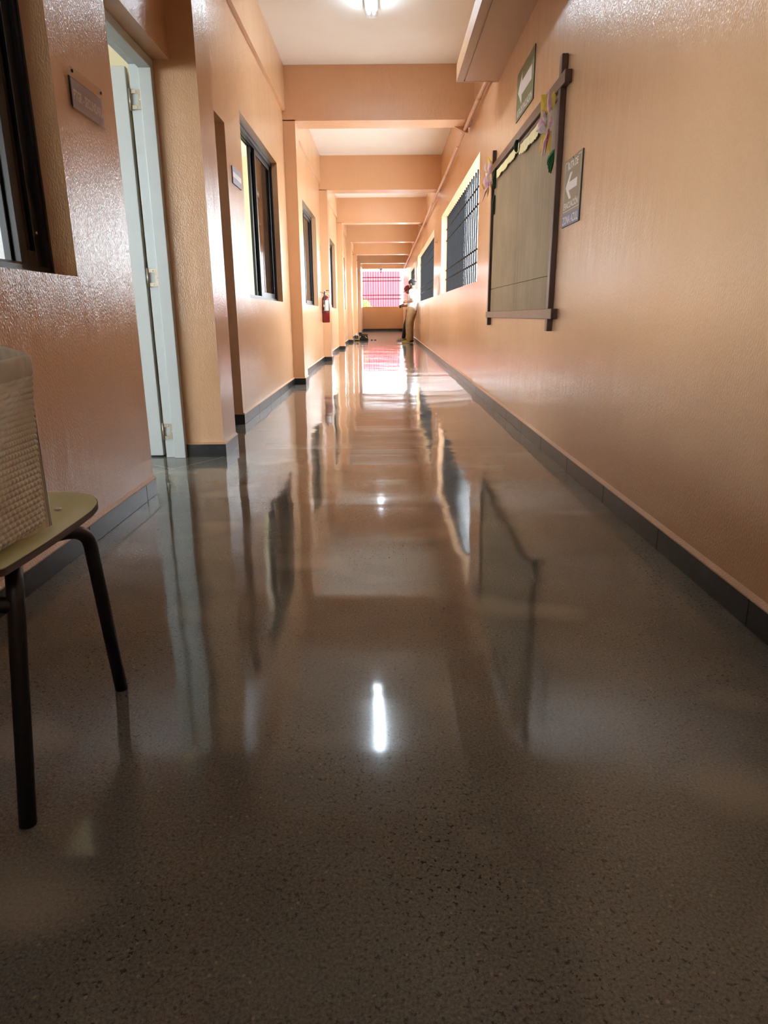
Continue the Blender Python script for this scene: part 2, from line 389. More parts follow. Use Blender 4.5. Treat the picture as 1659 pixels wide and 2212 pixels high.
# classrooms behind the left wall, lit by their own windows
RY = [YB, 4.10, 12.58, 21.07, YE]
RX = -5.0
hol = []
for a, b in zip(RY[:-1], RY[1:]): hol += [(a+.4, b-.4, 1.0, 2.55)] if a > 0 else [(a+.6, b-1.6, 1.25, 2.35)]
wall_shell('wall_room_rear', ROOMY, RX-.15, RX, YB, YE, 0, ZC, hol, label='pale yellow rear wall of the rooms with window openings', category='wall', kind='structure')
for i, y in enumerate(RY):
    box('wall_room_divider', ROOMY, RX, XL-.151, y-.06, y+.06, 0, ZC, label=['pale yellow divider wall behind the nearest room', 'pale yellow divider wall behind the open grey door', 'pale yellow divider wall past the third window', 'pale yellow divider wall past the fifth window', 'pale yellow divider wall at the far room end'][i], category='wall', kind='structure')
box('wall_room_lining', ROOMY, XL-.156, XL-.1505, 5.20, 5.70, 0, ZC, label='pale yellow inner lining beside second window', category='wall', kind='structure')

ORD = ['nearest', 'second', 'third', 'fourth', 'fifth', 'sixth', 'farthest']
bead_prof = 0.012
def tiles_along_y(parent, xface, sgn, y0, y1, step, h=0.074, t=0.012):
    first = None; y = y0
    while y < y1 - 0.02:
        e = min(y+step, y1)
        hh = h
        MB().box(min(xface, xface+sgn*t), max(xface, xface+sgn*t), y+.0015, e-.0015, 0, hh).build('tile', TILE, parent, bevel=0.0015)
        y = e
def bead(parent, xface, sgn, y0, y1, h=0.074, t=0.012, name='mortar_bead'):
    m = MB(); a, b = xface, xface+sgn*(t+0.001)
    pts = [(a, h), (b, h), (b, h+.004), (a, h+.015)]
    m.prism(pts, 1, y0, y1); return m.build(name, PEACH_ROUGH, parent)
# skirting
bl = empty('baseboard_left', (XL, 0, 0), label='dark slate skirting tiles along the left wall', category='skirting', kind='structure')
for a, b in [(YB, 3.067), (5.16, PIERS[1])] + [(PIERS[k]+PT, PIERS[k+1]) for k in range(1, 6)] + [(PIERS[6]+PT, YE)]:
    tiles_along_y(bl, XL, 1, a, b, 0.61); bead(bl, XL, 1, a, b)
MB().box(XL-.10, XL+.012, 5.148, 5.16, 0, .074).build('tile', TILE, bl)
MB().prism([(XL-.10, .074), (XL+.012, .074), (XL+.004, .082), (XL-.10, .082)], 1, 5.15, 5.161).build('mortar_bead', PEACH_ROUGH, bl)
br = empty('baseboard_right', (XRN, 0, 0), label='dark slate skirting tiles along the right wall', category='skirting', kind='structure')
tiles_along_y(br, XRN, -1, -1.42, 7.42, 0.61, 0.078); bead(br, XRN, -1, -1.42, 7.42, 0.078)
tiles_along_y(br, XRF, -1, 7.42, YE-.013, 0.61, 0.074); bead(br, XRF, -1, 7.42, YE-.013, 0.074)
be = empty('baseboard_end', (0, YE, 0), label='dark skirting tiles under the end window', category='skirting', kind='structure')
x = XL
while x < XRF-.05:
    MB().box(x+.0015, min(x+.61, XRF-.013)-.0015, YE-.012, YE, 0, .09).build('tile', TILE, be); x += .61

# pillars and ceiling beams
for k, y in enumerate(PIERS):
    p = empty('pillar', (XL, y, 0), kind='structure', category='pillar', label=f'peach pillar on the left wall, {ORD[k]} of the seven')
    box('shaft', PEACH, XL-.02 if k else XL-.10, XP, y, y+PT, 0, ZS+.01, p)
    MB().box(XL-.088 if k == 0 else XL+.012, XP+.012, y-.012, y, 0, .074).build('tile', TILE, p)
    MB().box(XP, XP+.012, y, y+PT, 0, .074).build('tile', TILE, p)
    MB().prism([(XP, .074), (XP+.013, .074), (XP+.013, .078), (XP, .088)], 1, y-.012, y+PT).build('mortar_bead', PEACH_ROUGH, p)
    MB().prism([(y, .074), (y-.012, .074), (y-.012, .077), (y, .086)], 0, XL-.088 if k == 0 else XL, XP).build('mortar_bead', PEACH_ROUGH, p)
    box('ceiling_beam', PEACH, XL-.02, XRF, y, y+PT, ZS, ZC, label=f'peach concrete beam across the ceiling, {ORD[k]} of the seven', category='beam', kind='structure')
box('ceiling_beam', PEACH, XL-.02, XRN, -0.313, 0.017, ZS, ZC, label='peach concrete beam right above the chair', category='beam', kind='structure')
edges = [(-5+.0, -.313), (.017, PIERS[0])] + [(PIERS[k]+PT, PIERS[k+1]) for k in range(6)] + [(PIERS[6]+PT, YE)]
for k, (a, b) in enumerate(edges):
    box(f'trim_{k+1}', PEACH, XL, XL+.032, a, b, 2.90, ZC, label=f'peach edge beam above the left windows, bay {k+1} from the near end', category='trim', kind='structure')
# concrete ledge over the notice board, with drip groove
led = empty('concrete_ledge', (0.80, 2.7, 2.645), label='rough peach concrete ledge jutting from right wall above green sign', category='ledge', kind='structure')
m = MB(); m.box(.615, XRN, -1.0, 6.39, 2.651, 2.775)
m.box(.615, .672, -1.0, 6.39, 2.645, 2.6515); m.box(.682, XRN, -1.0, 6.36, 2.645, 2.6515); m.box(.672, XRN, 6.368, 6.39, 2.645, 2.6515)
m.build('slab', PEACH_ROUGH, led)

# ------------------------------------------------------------------ windows of the left wall
def left_window(n, y0, y1, split, label, rec=0.075, back=0.10):
    z0, z1 = ZWL; xf = XL-rec; xb = xf-.075; f = .028
    t = empty(f'window_{n}', (xf, (y0+y1)/2, z0), label=label, category='window', kind='structure')
    m = MB(); m.box(xb, xf, y0, y0+f, z0, z1); m.box(xb, xf, y1-f, y1, z0, z1); m.box(xb, xf, y0+f, y1-f, z0, z0+f); m.box(xb, xf, y0+f, y1-f, z1-f-.012, z1)
    m.box(xf-.004, xf+.006, y0, y0+.012, z0, z1); m.box(xf-.004, xf+.006, y1-.012, y1, z0, z1)
    m.box(xf-.004, xf+.006, y0, y1, z1-.012, z1); m.box(xf-.004, xf+.010, y0, y1, z0, z0+.012)
    m.build('window_frame', BLACKALU, t)
    for zt in (z0+f, z1-f-.022):                            # tracks
        for xx in (xf-.018, xf-.040, xf-.062): MB().box(xx-.002, xx+.002, y0+f, y1-f, zt, zt+.010).build('track', BLACKALU, t)
    def sash(a, b, x, glass, nm):
        s_ = MB(); q = .045; zz0, zz1 = z0+f, z1-f-.012
        s_.box(x-.012, x+.012, a, a+q, zz0, zz1); s_.box(x-.012, x+.012, b-q, b, zz0, zz1)
        s_.box(x-.012, x+.012, a+q, b-q, zz0, zz0+.05); s_.box(x-.012, x+.012, a+q, b-q, zz1-.04, zz1)
        so = s_.build(nm, BLACKALU, t, bevel=.002)
        MB().box(x-.002, x+.002, a+q-.003, b-q+.003, zz0+.047, zz1-.037).build('pane', glass, so)
        for zr in (zz0+.11, zz1-.3): MB().ell((x+.0125, b-q*.5, zr), (.003, .005, .005), 8, 6).build('rivet', STEEL, so, True)
    sash(split, y1-f, xf-.027, TINT, 'sash')
    sash(split-back, y1-f-back, xf-.053, TINT, 'sash')
    return t
left_window(1, *WL[0], 2.345, 'black sliding window, nearest on left wall, beside the chair', 0.085, 0.012)
left_window(2, *WL[2], 6.72, 'black sliding window with smoked pane, past the purple plaque', 0.06)
left_window(3, *WL[3], 10.72, 'black sliding window just before the fire extinguisher')
left_window(4, *WL[4], 15.10, 'black sliding window just past the fire extinguisher')
left_window(5, *WL[5], 19.05, 'black sliding window seen as thin sliver, fifth on the left')

# ------------------------------------------------------------------ doors
d1 = empty('door_1', (-1.2, 3.5, 0), label='open pale grey door with steel hinges, left of the nearest pillar', category='door', kind='structure')
fx0, fx1 = -1.285, -1.165; ya, yb = 3.067, 3.93; zt = 2.045
m = MB()
m.box(fx0+.055, fx1, yb-.045, yb-.001, 0, zt-.045); m.box(fx0, fx0+.0549, yb-.022, yb-.001, 0, zt-.022)
m.box(fx0+.055, fx1, ya+.001, ya+.045, 0, zt-.045); m.box(fx0, fx0+.0549, ya+.001, ya+.022, 0, zt-.022)
m.box(fx0+.055, fx1, ya+.001, yb-.001, zt-.045, zt-.001); m.box(fx0, fx0+.0549, ya+.001, yb-.001, zt-.022, zt-.001)
m.build('door_frame', DOORP, d1, bevel=.003)
ly0, ly1 = 3.925, 3.965; lx0, lx1 = -2.185, -1.308
lf = box('door_leaf', DOORP, lx0, lx1, ly0, ly1, 0.008, 2.02, d1, .003)
# beaded vision panel of the leaf
pm = MB(); px0, px1, pz0, pz1 = -2.05, -1.92, 1.13, 1.62
pm.box(px0, px1, ly0-.008, ly0, pz0, pz0+.02); pm.box(px0, px1, ly0-.008, ly0, pz1-.02, pz1)
pm.box(px0, px0+.02, ly0-.008, ly0, pz0+.02, pz1-.02); pm.box(px1-.02, px1, ly0-.008, ly0, pz0+.02, pz1-.02)
pm.build('panel_bead', DOORP, lf)
MB().box(px0+.02, px1-.02, ly0-.003, ly0, pz0+.02, pz1-.02).build('panel_glass', TINT, lf)
for zc in (1.862, 1.0, .155):
    hm = MB(); hx0, hx1, hy = fx0+.002, fx0+.056, yb-.026
    hm.box(hx1-.018, hx1, hy-.003, hy, zc-.045, zc+.045); hm.box(hx0, hx1-.018, hy-.003, hy, zc+.027, zc+.045); hm.box(hx0, hx1-.018, hy-.003, hy, zc-.045, zc-.027)
    hg = hm.build('hinge', HINGE, d1)
    MB().tube([(fx0-.002, hy-.004, zc-.05), (fx0-.002, hy-.004, zc+.05)], .006, 8).build('knuckle', HINGE, hg, True)
    for zz, xx in ((zc+.036, hx0+.025), (zc-.036, hx0+.025), (zc, hx1-.008)):
        MB().ell((xx, hy-.003, zz), (.004, .002, .004), 8, 5).build('screw', STEEL, hg, True)
d2 = empty('door_2', (-1.25, 4.7, 0), label='closed door deep in the recess past the nearest pillar', category='door', kind='structure')
m = MB(); X0, X1 = XL-.149, XL-.105; ya, yb, zt = 4.26, 5.16, 2.06
m.box(X0, X1, ya+.001, ya+.045, 0, zt); m.box(X0, X1, yb-.030, yb-.001, 0, zt-.001); m.box(X0, X1, ya+.045, yb-.03, zt-.045, zt-.001)
m.build('door_frame', DOORP, d2)
l2 = box('door_leaf', DOORP, X0-.005, X0+.03, ya+.047, yb-.032, .008, zt-.047, d2)
MB().tube([(X0+.03, ya+.12, 1.0), (X0+.07, ya+.12, 1.0), (X0+.07, ya+.22, 1.0)], .009, 8).build('door_handle', STEEL, l2, True)

# ------------------------------------------------------------------ barred windows on the right and at the end
def grille_y(name, x, y0, y1, z0, z1, zh, label, pitch=0.19):
    t = empty(name, (x, y0, z0), label=label, category='window bars')
    b = .0094; first = None
    n = int((y1-y0)/pitch)
    for i in range(n+1):
        y = y0 + .03 + i*(y1-y0-.06)/n
        if first is None: first = MB().box(x-b, x+b, y-b, y+b, z0, z1).build('bar', BARPAINT, t)
        else: share(first, 'bar', t, (0, i*(y1-y0-.06)/n, 0))
    for z in zh: MB().box(x-b-.005, x-b, y0, y1, z-.011, z+.011).build('crossbar', BARPAINT, t)
    return t
GZ = (2.155, 1.975, 1.505, 1.36)
grille_y('window_grille', XRF+.10, *WR[0], *ZWR, GZ, 'black bar grille in right window nearest the notice board')
grille_y('window_grille', XRF+.10, *WR[1], *ZWR, GZ, 'black bar grille in right window behind the leaning person in white')
grille_y('window_grille', XRF+.10, *WR[2], *ZWR, GZ, 'black bar grille in the right window nearest the end wall')
t = empty('window_grille', (0, YE+.07, 1.166), label='black bar grille in the end window before red building', category='window bars')
f = None
for i in range(17):
    xx = -1.03 + i*.126
    if f is None: f = MB().box(xx-.009, xx+.009, YE+.06, YE+.078, 1.166, 2.98).build('bar', BARPAINT, t)
    else: share(f, 'bar', t, (i*.126, 0, 0))
for z in (2.575, 2.41, 1.725, 1.545): MB().box(-1.06, XRF, YE+.05, YE+.06, z-.018, z+.018).build('crossbar', BARPAINT, t)

# ------------------------------------------------------------------ ceiling lamps
def lamp(y0, label):
    t = empty('ceiling_lamp', (-.09, y0+.62, ZC), label=label, category='lamp', group='twin tube ceiling lamps')
    x = -.09; L = 1.24
    box('housing', WHITEP, x-.055, x+.055, y0, y0+L, ZC-.028, ZC-.001, t, .003)
    for s in (-1, 1):
        MB().tube([(x+s*.021, y0+.03, ZC-.052), (x+s*.021, y0+L-.03, ZC-.052)], .013, 10).build('tube', TUBE, t, True)
    prof = [(x-.058, ZC-.028), (x-.058, ZC-.045), (x-.044, ZC-.080), (x+.044, ZC-.080), (x+.058, ZC-.045), (x+.058, ZC-.028)]
    m = MB()
    m.add([(u, y0, z) for u, z in prof] + [(u, y0+L, z) for u, z in prof], [(i, i+1, 7+i, 6+i) for i in range(5)] + [(5, 4, 3, 2, 1, 0), (6, 7, 8, 9, 10, 11)])
    m.build('diffuser', ACRYL, t)
lamp(5.56, 'lit twin tube lamp with clear diffuser on ceiling near camera')
lamp(-2.93, 'added twin tube fill lamp, unseen in the bay behind the camera')  # added out of view to brighten the chair, bag and near floor
lamp(14.1, 'lit twin tube lamp in the bay past the fire extinguisher')

# conduit along the right wall
t = empty('conduit_pipe', (.925, 6.5, 2.78), label='peach painted conduit pipe running along top of right wall', category='pipe')
pts = []
yy = 6.2
while yy < 35.8:
    pts.append((.922 + .004*math.sin(yy*1.3), yy, 2.776 + .006*math.sin(yy*.9+1))); yy += .45
MB().tube(pts, .021, 12).build('pipe', PIPE, t, True)
for y in (7.3, 9.2, 10.9, 13.6, 15.6, 18.2): MB().tube([(.922 + .004*math.sin(y*1.3), y-.02, 2.776+.006*math.sin(y*.9+1)), (.922+.004*math.sin(y*1.3), y+.02, 2.776+.006*math.sin(y*.9+1))], .0255, 12).build('coupling', PIPE, t, True)
for k in (1, 3, 5):
    y = PIERS[k]+PT
    MB().prism([(.80, ZS), (.955, ZS), (.955, ZS-.062), (.93, ZS-.062)], 1, y-.05, y).build('bracket', PIPE, t)

# ------------------------------------------------------------------ signs on the right wall (text runs from far to near)
UR = (0, -1, 0)
def signboard(name, mat, y0, y1, z0, z1, th, label, face):
    t = empty(name, (face, (y0+y1)/2, z0), label=label, category='sign')
    box('plate', SIGNEDGE, face-th, face, y0, y1, z0, z1, t)
    box('printed_face', mat, face-th-.0006, face-th, y0+.002, y1-.002, z0+.002, z1-.002, t)
    return t, face-th-.0007
tg, xs = signboard('evacuation_sign', SIGNG, 4.865, 5.45, 2.11, 2.415, .005, 'olive green evacuation route sign with big white arrow above notice board', XRN)
def arrow(parent, xs, yc, zc, w, h, shaft, head, mat):
    m = MB(); l, r = yc+w/2, yc-w/2
    pts = [(l, zc), (l-head, zc+h/2), (l-head*.98, zc+shaft/2), (r, zc+shaft/2), (r, zc-shaft/2), (l-head*.98, zc-shaft/2), (l-head, zc-h/2)]
    m.add([(xs, a, b) for a, b in pts], [tuple(range(7))]); return m.build('arrow', mat, parent)
arrow(tg, xs, 5.17, 2.285, .46, .20, .085, .14, SIGNW)
lettering('RUTA DE EVACUACION', (xs, 5.155, 2.150), UR, .05, SIGNW, tg, width=.50, height=.046, bold=.028)
tb, xs = signboard('evacuation_sign', SIGNB, 3.58, 3.91, 1.235, 1.555, .006, 'brown evacuation sign with blue zone band beside board frame', XRN)
box('blue_band', SIGNBLUE, xs-.0004, xs, 3.582, 3.908, 1.237, 1.292, tb)
m = MB()    # chevron arrow
cy, cz = 3.755, 1.424
pts = [(cy+.115, cz), (cy+.035, cz+.062), (cy-.005, cz+.062), (cy+.045, cz+.020), (cy-.105, cz+.020), (cy-.105, cz-.020), (cy+.045, cz-.020), (cy-.005, cz-.062), (cy+.035, cz-.062)]
m.add([(xs, a, b) for a, b in pts], [(0, 1, 2, 3), (0, 3, 6), (3, 4, 5, 6), (0, 6, 7, 8)]).build('arrow', SIGNW, tb)
lettering('RUTA DE', (xs, 3.745, 1.520), UR, .05, SIGNW, tb, width=.19, height=.036, bold=.03)
lettering('EVACUACIÓN', (xs, 3.745, 1.338), UR, .05, SIGNW, tb, width=.265, height=.040, bold=.028)
lettering('ZONA AZUL', (xs-.0005, 3.745, 1.2645), UR, .05, SIGNW, tb, width=.29, height=.040, bold=.012)
m = MB(); y0, y1, z0, z1, q = 3.597, 3.893, 1.307, 1.545, .003
m.box(xs-.0003, xs, y0, y1, z0, z0+q); m.box(xs-.0003, xs, y0, y0+q, z0+q, z1); m.box(xs-.0003, xs, y1-q, y1, z0+q, z1); m.box(xs-.0003, xs, y0+q, 3.65, z1-q, z1); m.box(xs-.0003, xs, 3.84, y1-q, z1-q, z1)
m.build('border_line', SIGNW, tb)
MB().ell((xs, 3.745, 1.548), (.003, .004, .004), 8, 6).build('nail', SIGNEDGE, tb, True)

# ------------------------------------------------------------------ notice board with halved-corner frame
nb = empty('notice_board', (XRN, 5.15, 0.69), label='large bare wooden notice board with dark crossed frame on right wall', category='board')
gap = .003; xw = XRN; xf = XRN-.034
seams = [(4.05, 5.19-gap, 1.005+gap, 1.95), (5.19+gap*.2, 6.35, 1.005+gap, 1.95), (4.05, 5.19-gap, .81, 1.005), (5.19+gap*.2, 6.35, .81, 1.005)]
for a, b, c, d in seams: box('board_panel', BOARD, xw-.010, xw-.001, a, b, c, d, nb, .001)
box('frame_post', FRAMEW, xf, xw-.001, 4.00, 4.052, .70, 2.085, nb, .004)
box('frame_post', FRAMEW, xf, xw-.001, 6.315, 6.365, .70, 2.12, nb, .004)
m = MB(); rt = [(3.90, 1.922), (6.38, 1.955)]
m.hexa([(xf-.004, 3.90, 1.925), (xw-.001, 3.90, 1.925), (xw-.001, 6.40, 1.950), (xf-.004, 6.40, 1.950), (xf-.004, 3.90, 1.985), (xw-.001, 3.90, 1.985), (xw-.001, 6.40, 2.005), (xf-.004, 6.40, 2.005)])
m.build('frame_rail', FRAMEW, nb, bevel=.004)
m = MB(); m.hexa([(xf-.004, 3.90, .768), (xw-.001, 3.90, .768), (xw-.001, 6.40, .765), (xf-.004, 6.40, .765), (xf-.004, 3.90, .824), (xw-.001, 3.90, .824), (xw-.001, 6.40, .815), (xf-.004, 6.40, .815)])
m.build('frame_rail', FRAMEW, nb, bevel=.004)
box('inner_bead', FRAMEW, xw-.022, xw-.010, 4.053, 6.314, 1.905, 1.926, nb, .002)
# scalloped paper border under the top rail
def border(y0, y1, ztop, drop, label, sag):
    n = max(8, int((y1-y0)/.022)); top = []; bot = []; xs_ = xw-.026
    for i in range(n+1):
        u = i/n; y = y0+(y1-y0)*u
        s = sag*math.sin(math.pi*u)
        top.append((xs_+.002*math.sin(i*.7), y, ztop - s*.6)); bot.append((xs_-.004+.003*math.sin(i*.9+1), y, ztop-drop-s - (.010 if i % 2 else 0) + .006*math.sin(i*.45)))
    v = top+bot; k = n+1
    m = MB().add(v, [(i, i+1, k+i+1, k+i) for i in range(n)])
    o = m.build('paper_border', BORDER, label=label, category='paper trim', group='paper border strips on the notice board')
    so = o.modifiers.new('s', 'SOLIDIFY'); so.thickness = .0012
border(4.40, 5.12, 1.902, .060, 'cream scalloped paper strip by the near corner flower', .012)
border(5.16, 6.12, 1.928, .055, 'cream scalloped paper strip by the far corner flower', .006)

# paper flowers
def petal(m, c, ang, L, Wd, lift, x0, bendz=0.0):
    U = Vector((0, math.cos(ang), math.sin(ang))); V = Vector((0, -math.sin(ang), math.cos(ang)))
    rows = []
    for i in range(6):
        t_ = i/5; w_ = Wd*math.sin(math.pi*min(1, .12+t_*.88))**.8*(1 if t_ < .99 else .05)
        ctr = Vector((x0 - lift*math.sin(t_*2.2), c[0], c[1])) + U*(L*t_) + Vector((0, 0, bendz*t_*t_))
        rows.append([ctr - V*w_/2 + Vector((-.010*w_/max(Wd, .01), 0, 0)), ctr + Vector((.006, 0, 0)), ctr + V*w_/2 + Vector((-.010*w_/max(Wd, .01), 0, 0))])
    vs = [p for r in rows for p in r]
    m.add(vs, [(i*3+j, i*3+j+1, i*3+j+4, i*3+j+3) for i in range(5) for j in range(2)])
def flower(c, spec, label, x0):
    t = empty('paper_flower', (XRN-.03, c[0], c[1]), label=label, category='paper flower')
    for mat, lst in spec:
        for a, L, Wd, lift in lst:
            m = MB(); petal(m, c, math.radians(a), L, Wd, lift, x0 - .004*random.random())
            o = m.build('petal', mat, t, True); so = o.modifiers.new('s', 'SOLIDIFY'); so.thickness = .0012
    MB().ell((x0-.012, c[0], c[1]), (.010, .012, .012), 10, 7).build('flower_centre', PAPERR, t, True)
    return t
xq = XRN-.040
def fold(t, c, p0, kx, kz, pts, mat, lift, nm='petal'):
    """a folded paper piece standing off the board: outline (u, v) about the flower centre, creased along its middle"""
    h = Vector((-.66, .75, 0)); n = Vector((-.75, -.66, 0))
    P = [Vector((c[0], c[1], c[2])) + h*((p0[0]-u)/kx) + Vector((0, 0, (p0[1]-v)/kz)) + n*lift for u, v in pts]
    ctr = sum(P, Vector())/len(P) + n*(lift*.5+.006)
    m = MB().add(P+[ctr], [(i, (i+1) % len(P), len(P)) for i in range(len(P))])
    o = m.build(nm, mat, t); so = o.modifiers.new('s', 'SOLIDIFY'); so.thickness = .0012; return o
t = empty('paper_flower', (XRN-.04, 4.14, 1.79), label='pink paper flower on mustard paper at the near top corner', category='paper flower')
c0 = (XRN-.052, 4.135, 1.79); q0 = (1197, 262)
for pts, mat, lf_ in [
    ([(1178, 207), (1186, 208), (1194, 212), (1197, 240), (1186, 246), (1179, 248)], PAPERY, .000),
    ([(1198, 212), (1207, 203), (1206, 232), (1200, 240)], PAPERY, .000),
    ([(1183, 278), (1192, 278), (1189, 304), (1180, 311)], PAPERY, .000),
    ([(1197, 276), (1202, 274), (1201, 318), (1195, 309)], PAPERY, .000),
    ([(1196, 203), (1200, 214), (1202, 232), (1199, 247), (1194, 236), (1193, 218)], PAPERP, .012),
    ([(1184, 246), (1190, 246), (1194, 260), (1188, 268), (1177, 264), (1178, 254)], PAPERP, .010),
    ([(1185, 236), (1191, 240), (1196, 254), (1194, 260), (1188, 254)], PAPERL, .018),
    ([(1181, 264), (1190, 260), (1194, 266), (1194, 278), (1186, 278), (1176, 271)], PAPERL, .022),
    ([(1202, 249), (1207, 259), (1202, 270), (1198, 272), (1199, 258)], PAPERP, .012),
    ([(1195, 278), (1199, 276), (1197, 290), (1192, 306), (1189, 320), (1187, 300), (1191, 288)], PAPERP, .010),
    ([(1199, 256), (1200, 280), (1196, 300), (1193, 318), (1196, 285), (1197, 268)], PAPERR, .006)]:
    fold(t, c0, q0, 295, 356, pts, mat, lf_)
t = empty('paper_flower', (XRN-.04, 6.27, 1.865), label='pink paper flower with yellow edging at the far top corner', category='paper flower')
c0 = (XRN-.062, 6.25, 1.865); q0 = (1070, 400)
for pts, mat, lf_ in [
    ([(1064, 352), (1070, 359), (1075, 371), (1074, 374), (1068, 364), (1064, 371)], PAPERY, .000),
    ([(1069, 362), (1074, 371), (1073, 384), (1070, 390), (1066, 375)], PAPERP, .008),
    ([(1062, 362), (1064, 371), (1063, 381), (1060, 378), (1060, 370)], PAPERL, .004),
    ([(1063, 383), (1068, 384), (1071, 392), (1070, 400), (1066, 396)], PAPERL, .016),
    ([(1062, 389), (1067, 396), (1071, 400), (1067, 412), (1063, 410), (1058, 399)], PAPERP, .012),
    ([(1054, 401), (1057, 400), (1064, 411), (1061, 413)], PAPERY, .016),
    ([(1072, 392), (1077, 400), (1073, 409), (1070, 404)], PAPERP, .012),
    ([(1077, 401), (1078, 403), (1074, 413), (1073, 409)], PAPERY, .010),
    ([(1070, 404), (1071, 408), (1066, 418), (1061, 428), (1058, 435), (1061, 420), (1064, 412)], PAPERP, .010),
    ([(1069, 410), (1070, 416), (1067, 428), (1066, 418)], PAPERY, .004),
    ([(1071, 392), (1072, 404), (1069, 412), (1069, 402)], PAPERR, .008)]:
    fold(t, c0, q0, 181, 235, pts, mat, lf_)
def crepe(name, base, tip, wd, n, mat, label, x):
    t = empty(name, (x, base[0], base[1]), label=label, category='paper leaf')
    for i in range(n):
        m = MB(); o_ = (i-(n-1)/2)*wd/n
        d = Vector((0, tip[0]-base[0], tip[1]-base[1])); L = d.length; a = math.atan2(d.z, d.y) + (i-(n-1)/2)*.10
        petal(m, (base[0], base[1]), a, L*(1-.06*abs(i-1)), wd/n*1.3, .004*i, x-.002*i)
        o = m.build('frond', mat, t, True); so = o.modifiers.new('s', 'SOLIDIFY'); so.thickness = .001
crepe('paper_leaf', (4.09, 1.655), (4.235, 1.575), .05, 4, PAPERG, 'green crepe paper leaf hanging below the near flower', xw-.016)
crepe('paper_leaf', (5.13, 1.935), (5.145, 1.86), .05, 3, PAPERDG, 'dark green crepe leaf between the two border strips', xw-.044)
crepe('paper_leaf', (6.15, 1.955), (6.20, 1.80), .06, 3, PAPERDG, 'dark green crepe leaf beside the far flower', xw-.026)
crepe('paper_leaf', (6.23, 1.76), (6.245, 1.60), .05, 2, PAPERDG, 'dark green crepe leaf hanging below the far flower', xw-.020)

# small things on the right wall farther off
box('wall_notice', PAPERW, XRF-.006, XRF-.0005, 12.56, 12.90, 1.125, 1.435, label='white notice sheet on right wall between two barred windows', category='notice')
t = empty('wall_hook', (XRF, 13.19, 2.05), label='small brown wall hook above the white notice', category='hook')
box('plate', HINGE, XRF-.006, XRF-.0005, 13.15, 13.23, 2.03, 2.09, t); MB().tube([(XRF-.004, 13.19, 2.06), (XRF-.03, 13.19, 2.045), (XRF-.035, 13.19, 2.07)], .005, 6).build('peg', HINGE, t, True)
box('wall_notice', PAPERW, XRF-.006, XRF-.0005, 21.2, 22.0, 1.72, 2.32, label='white poster on right wall behind the leaning people', category='notice')

# ------------------------------------------------------------------ left wall plaques
UL = (0, 1, 0)
t = empty('door_plaque', (XL, 2.78, 1.485), label='purple room plaque in clear sleeve beside the open grey door', category='plaque')
a0, a1, b0, b1 = 2.640, 2.920, 1.485, 1.625
box('backing', SIGNEDGE, XL+.0005, XL+.006, a0+.002, a1-.002, b0+.02, b1-.03, t)
box('label_sheet', PURPLE, XL+.006, XL+.008, a0+.004, a1-.004, b0+.012, b1-.035, t)
lettering('PTGR - SECUNDARIA', (XL+.0082, (a0+a1)/2+.006, b0+.057), UL, .05, PURPLETXT, t, width=.262, height=.034, bold=.03)
m = MB(); m.hexa([(XL+.011, a0, b0), (XL+.013, a0, b0), (XL+.013, a1, b0), (XL+.011, a1, b0), (XL+.009, a0+.006, b1), (XL+.011, a0+.006, b1), (XL+.011, a1-.006, b1), (XL+.009, a1-.006, b1)])
m.build('clear_sleeve', SLEEVE, t)
for y in (a0+.018, a1-.016): MB().ell((XL+.012, y, b1-.013), (.004, .006, .006), 10, 6).build('screw', SIGNEDGE, t, True)
t = empty('door_plaque', (XL, 5.45, 1.71), label='small purple and white room plaque before the second window', category='plaque')
box('plate', PURPLE, XL+.0005, XL+.008, 5.30, 5.60, 1.71, 1.825, t)
box('white_band', SIGNW, XL+.008, XL+.0086, 5.302, 5.598, 1.752, 1.788, t)

# ------------------------------------------------------------------ fire extinguisher
ex, ey = XL+.085, 12.05
t = empty('fire_extinguisher', (ex, ey, .67), label='red fire extinguisher hanging on left wall by third pillar', category='extinguisher')
body = MB().lathe([(.058, 0), (.066, .012), (.066, .37), (.060, .405), (.040, .428), (.020, .440)], (ex, ey, .67), 24).build('cylinder', REDP, t, True)
m = MB()
for i in range(9):
    a = math.radians(-125+i*11)
    for z in (.865, 1.035): m.v.append((ex+.0668*math.cos(a), ey+.0668*math.sin(a), z))
m.f = [(2*i, 2*i+2, 2*i+3, 2*i+1) for i in range(8)]; m.build('paper_label', LABELGREY, body)
MB().tube([(ex, ey, .83), (ex, ey, .842)], .0672, 24, False).build('strap', BLACKP, body)
MB().tube([(ex, ey, 1.10), (ex, ey, 1.165)], .016, 12).build('valve', STEEL, t, True)
lv = MB().hexa([(ex-.008, ey-.02, 1.165), (ex+.008, ey-.02, 1.165), (ex+.008, ey+.02, 1.165), (ex-.008, ey+.02, 1.165), (ex-.008, ey-.02, 1.195), (ex+.008, ey-.02, 1.195), (ex+.008, ey+.02, 1.195), (ex-.008, ey+.02, 1.195)]).build('valve_head', STEEL, t, bevel=.004)
MB().tube([(ex+.005, ey, 1.175), (ex+.055, ey-.01, 1.135), (ex+.085, ey-.015, 1.105)], [.008, .007, .006], 8).build('lever', SIGNW, t, True)
MB().tube([(ex+.005, ey, 1.19), (ex+.06, ey-.01, 1.195)], .006, 8).build('carry_handle', BLACKP, t, True)
MB().tube([(ex-.01, ey-.02, 1.175), (ex-.012, ey-.05, 1.14), (ex-.016, ey-.078, 1.0), (ex-.022, ey-.083, .93), (ex-.03, ey-.082, .87)], [.009, .010, .010, .010, .012], 10).build('hose', BLACKP, t, True)
MB().tube([(ex-.022, ey-.084, .965), (ex-.024, ey-.090, .925)], [.008, .013], 10).build('nozzle_clip', STEEL, t, True)
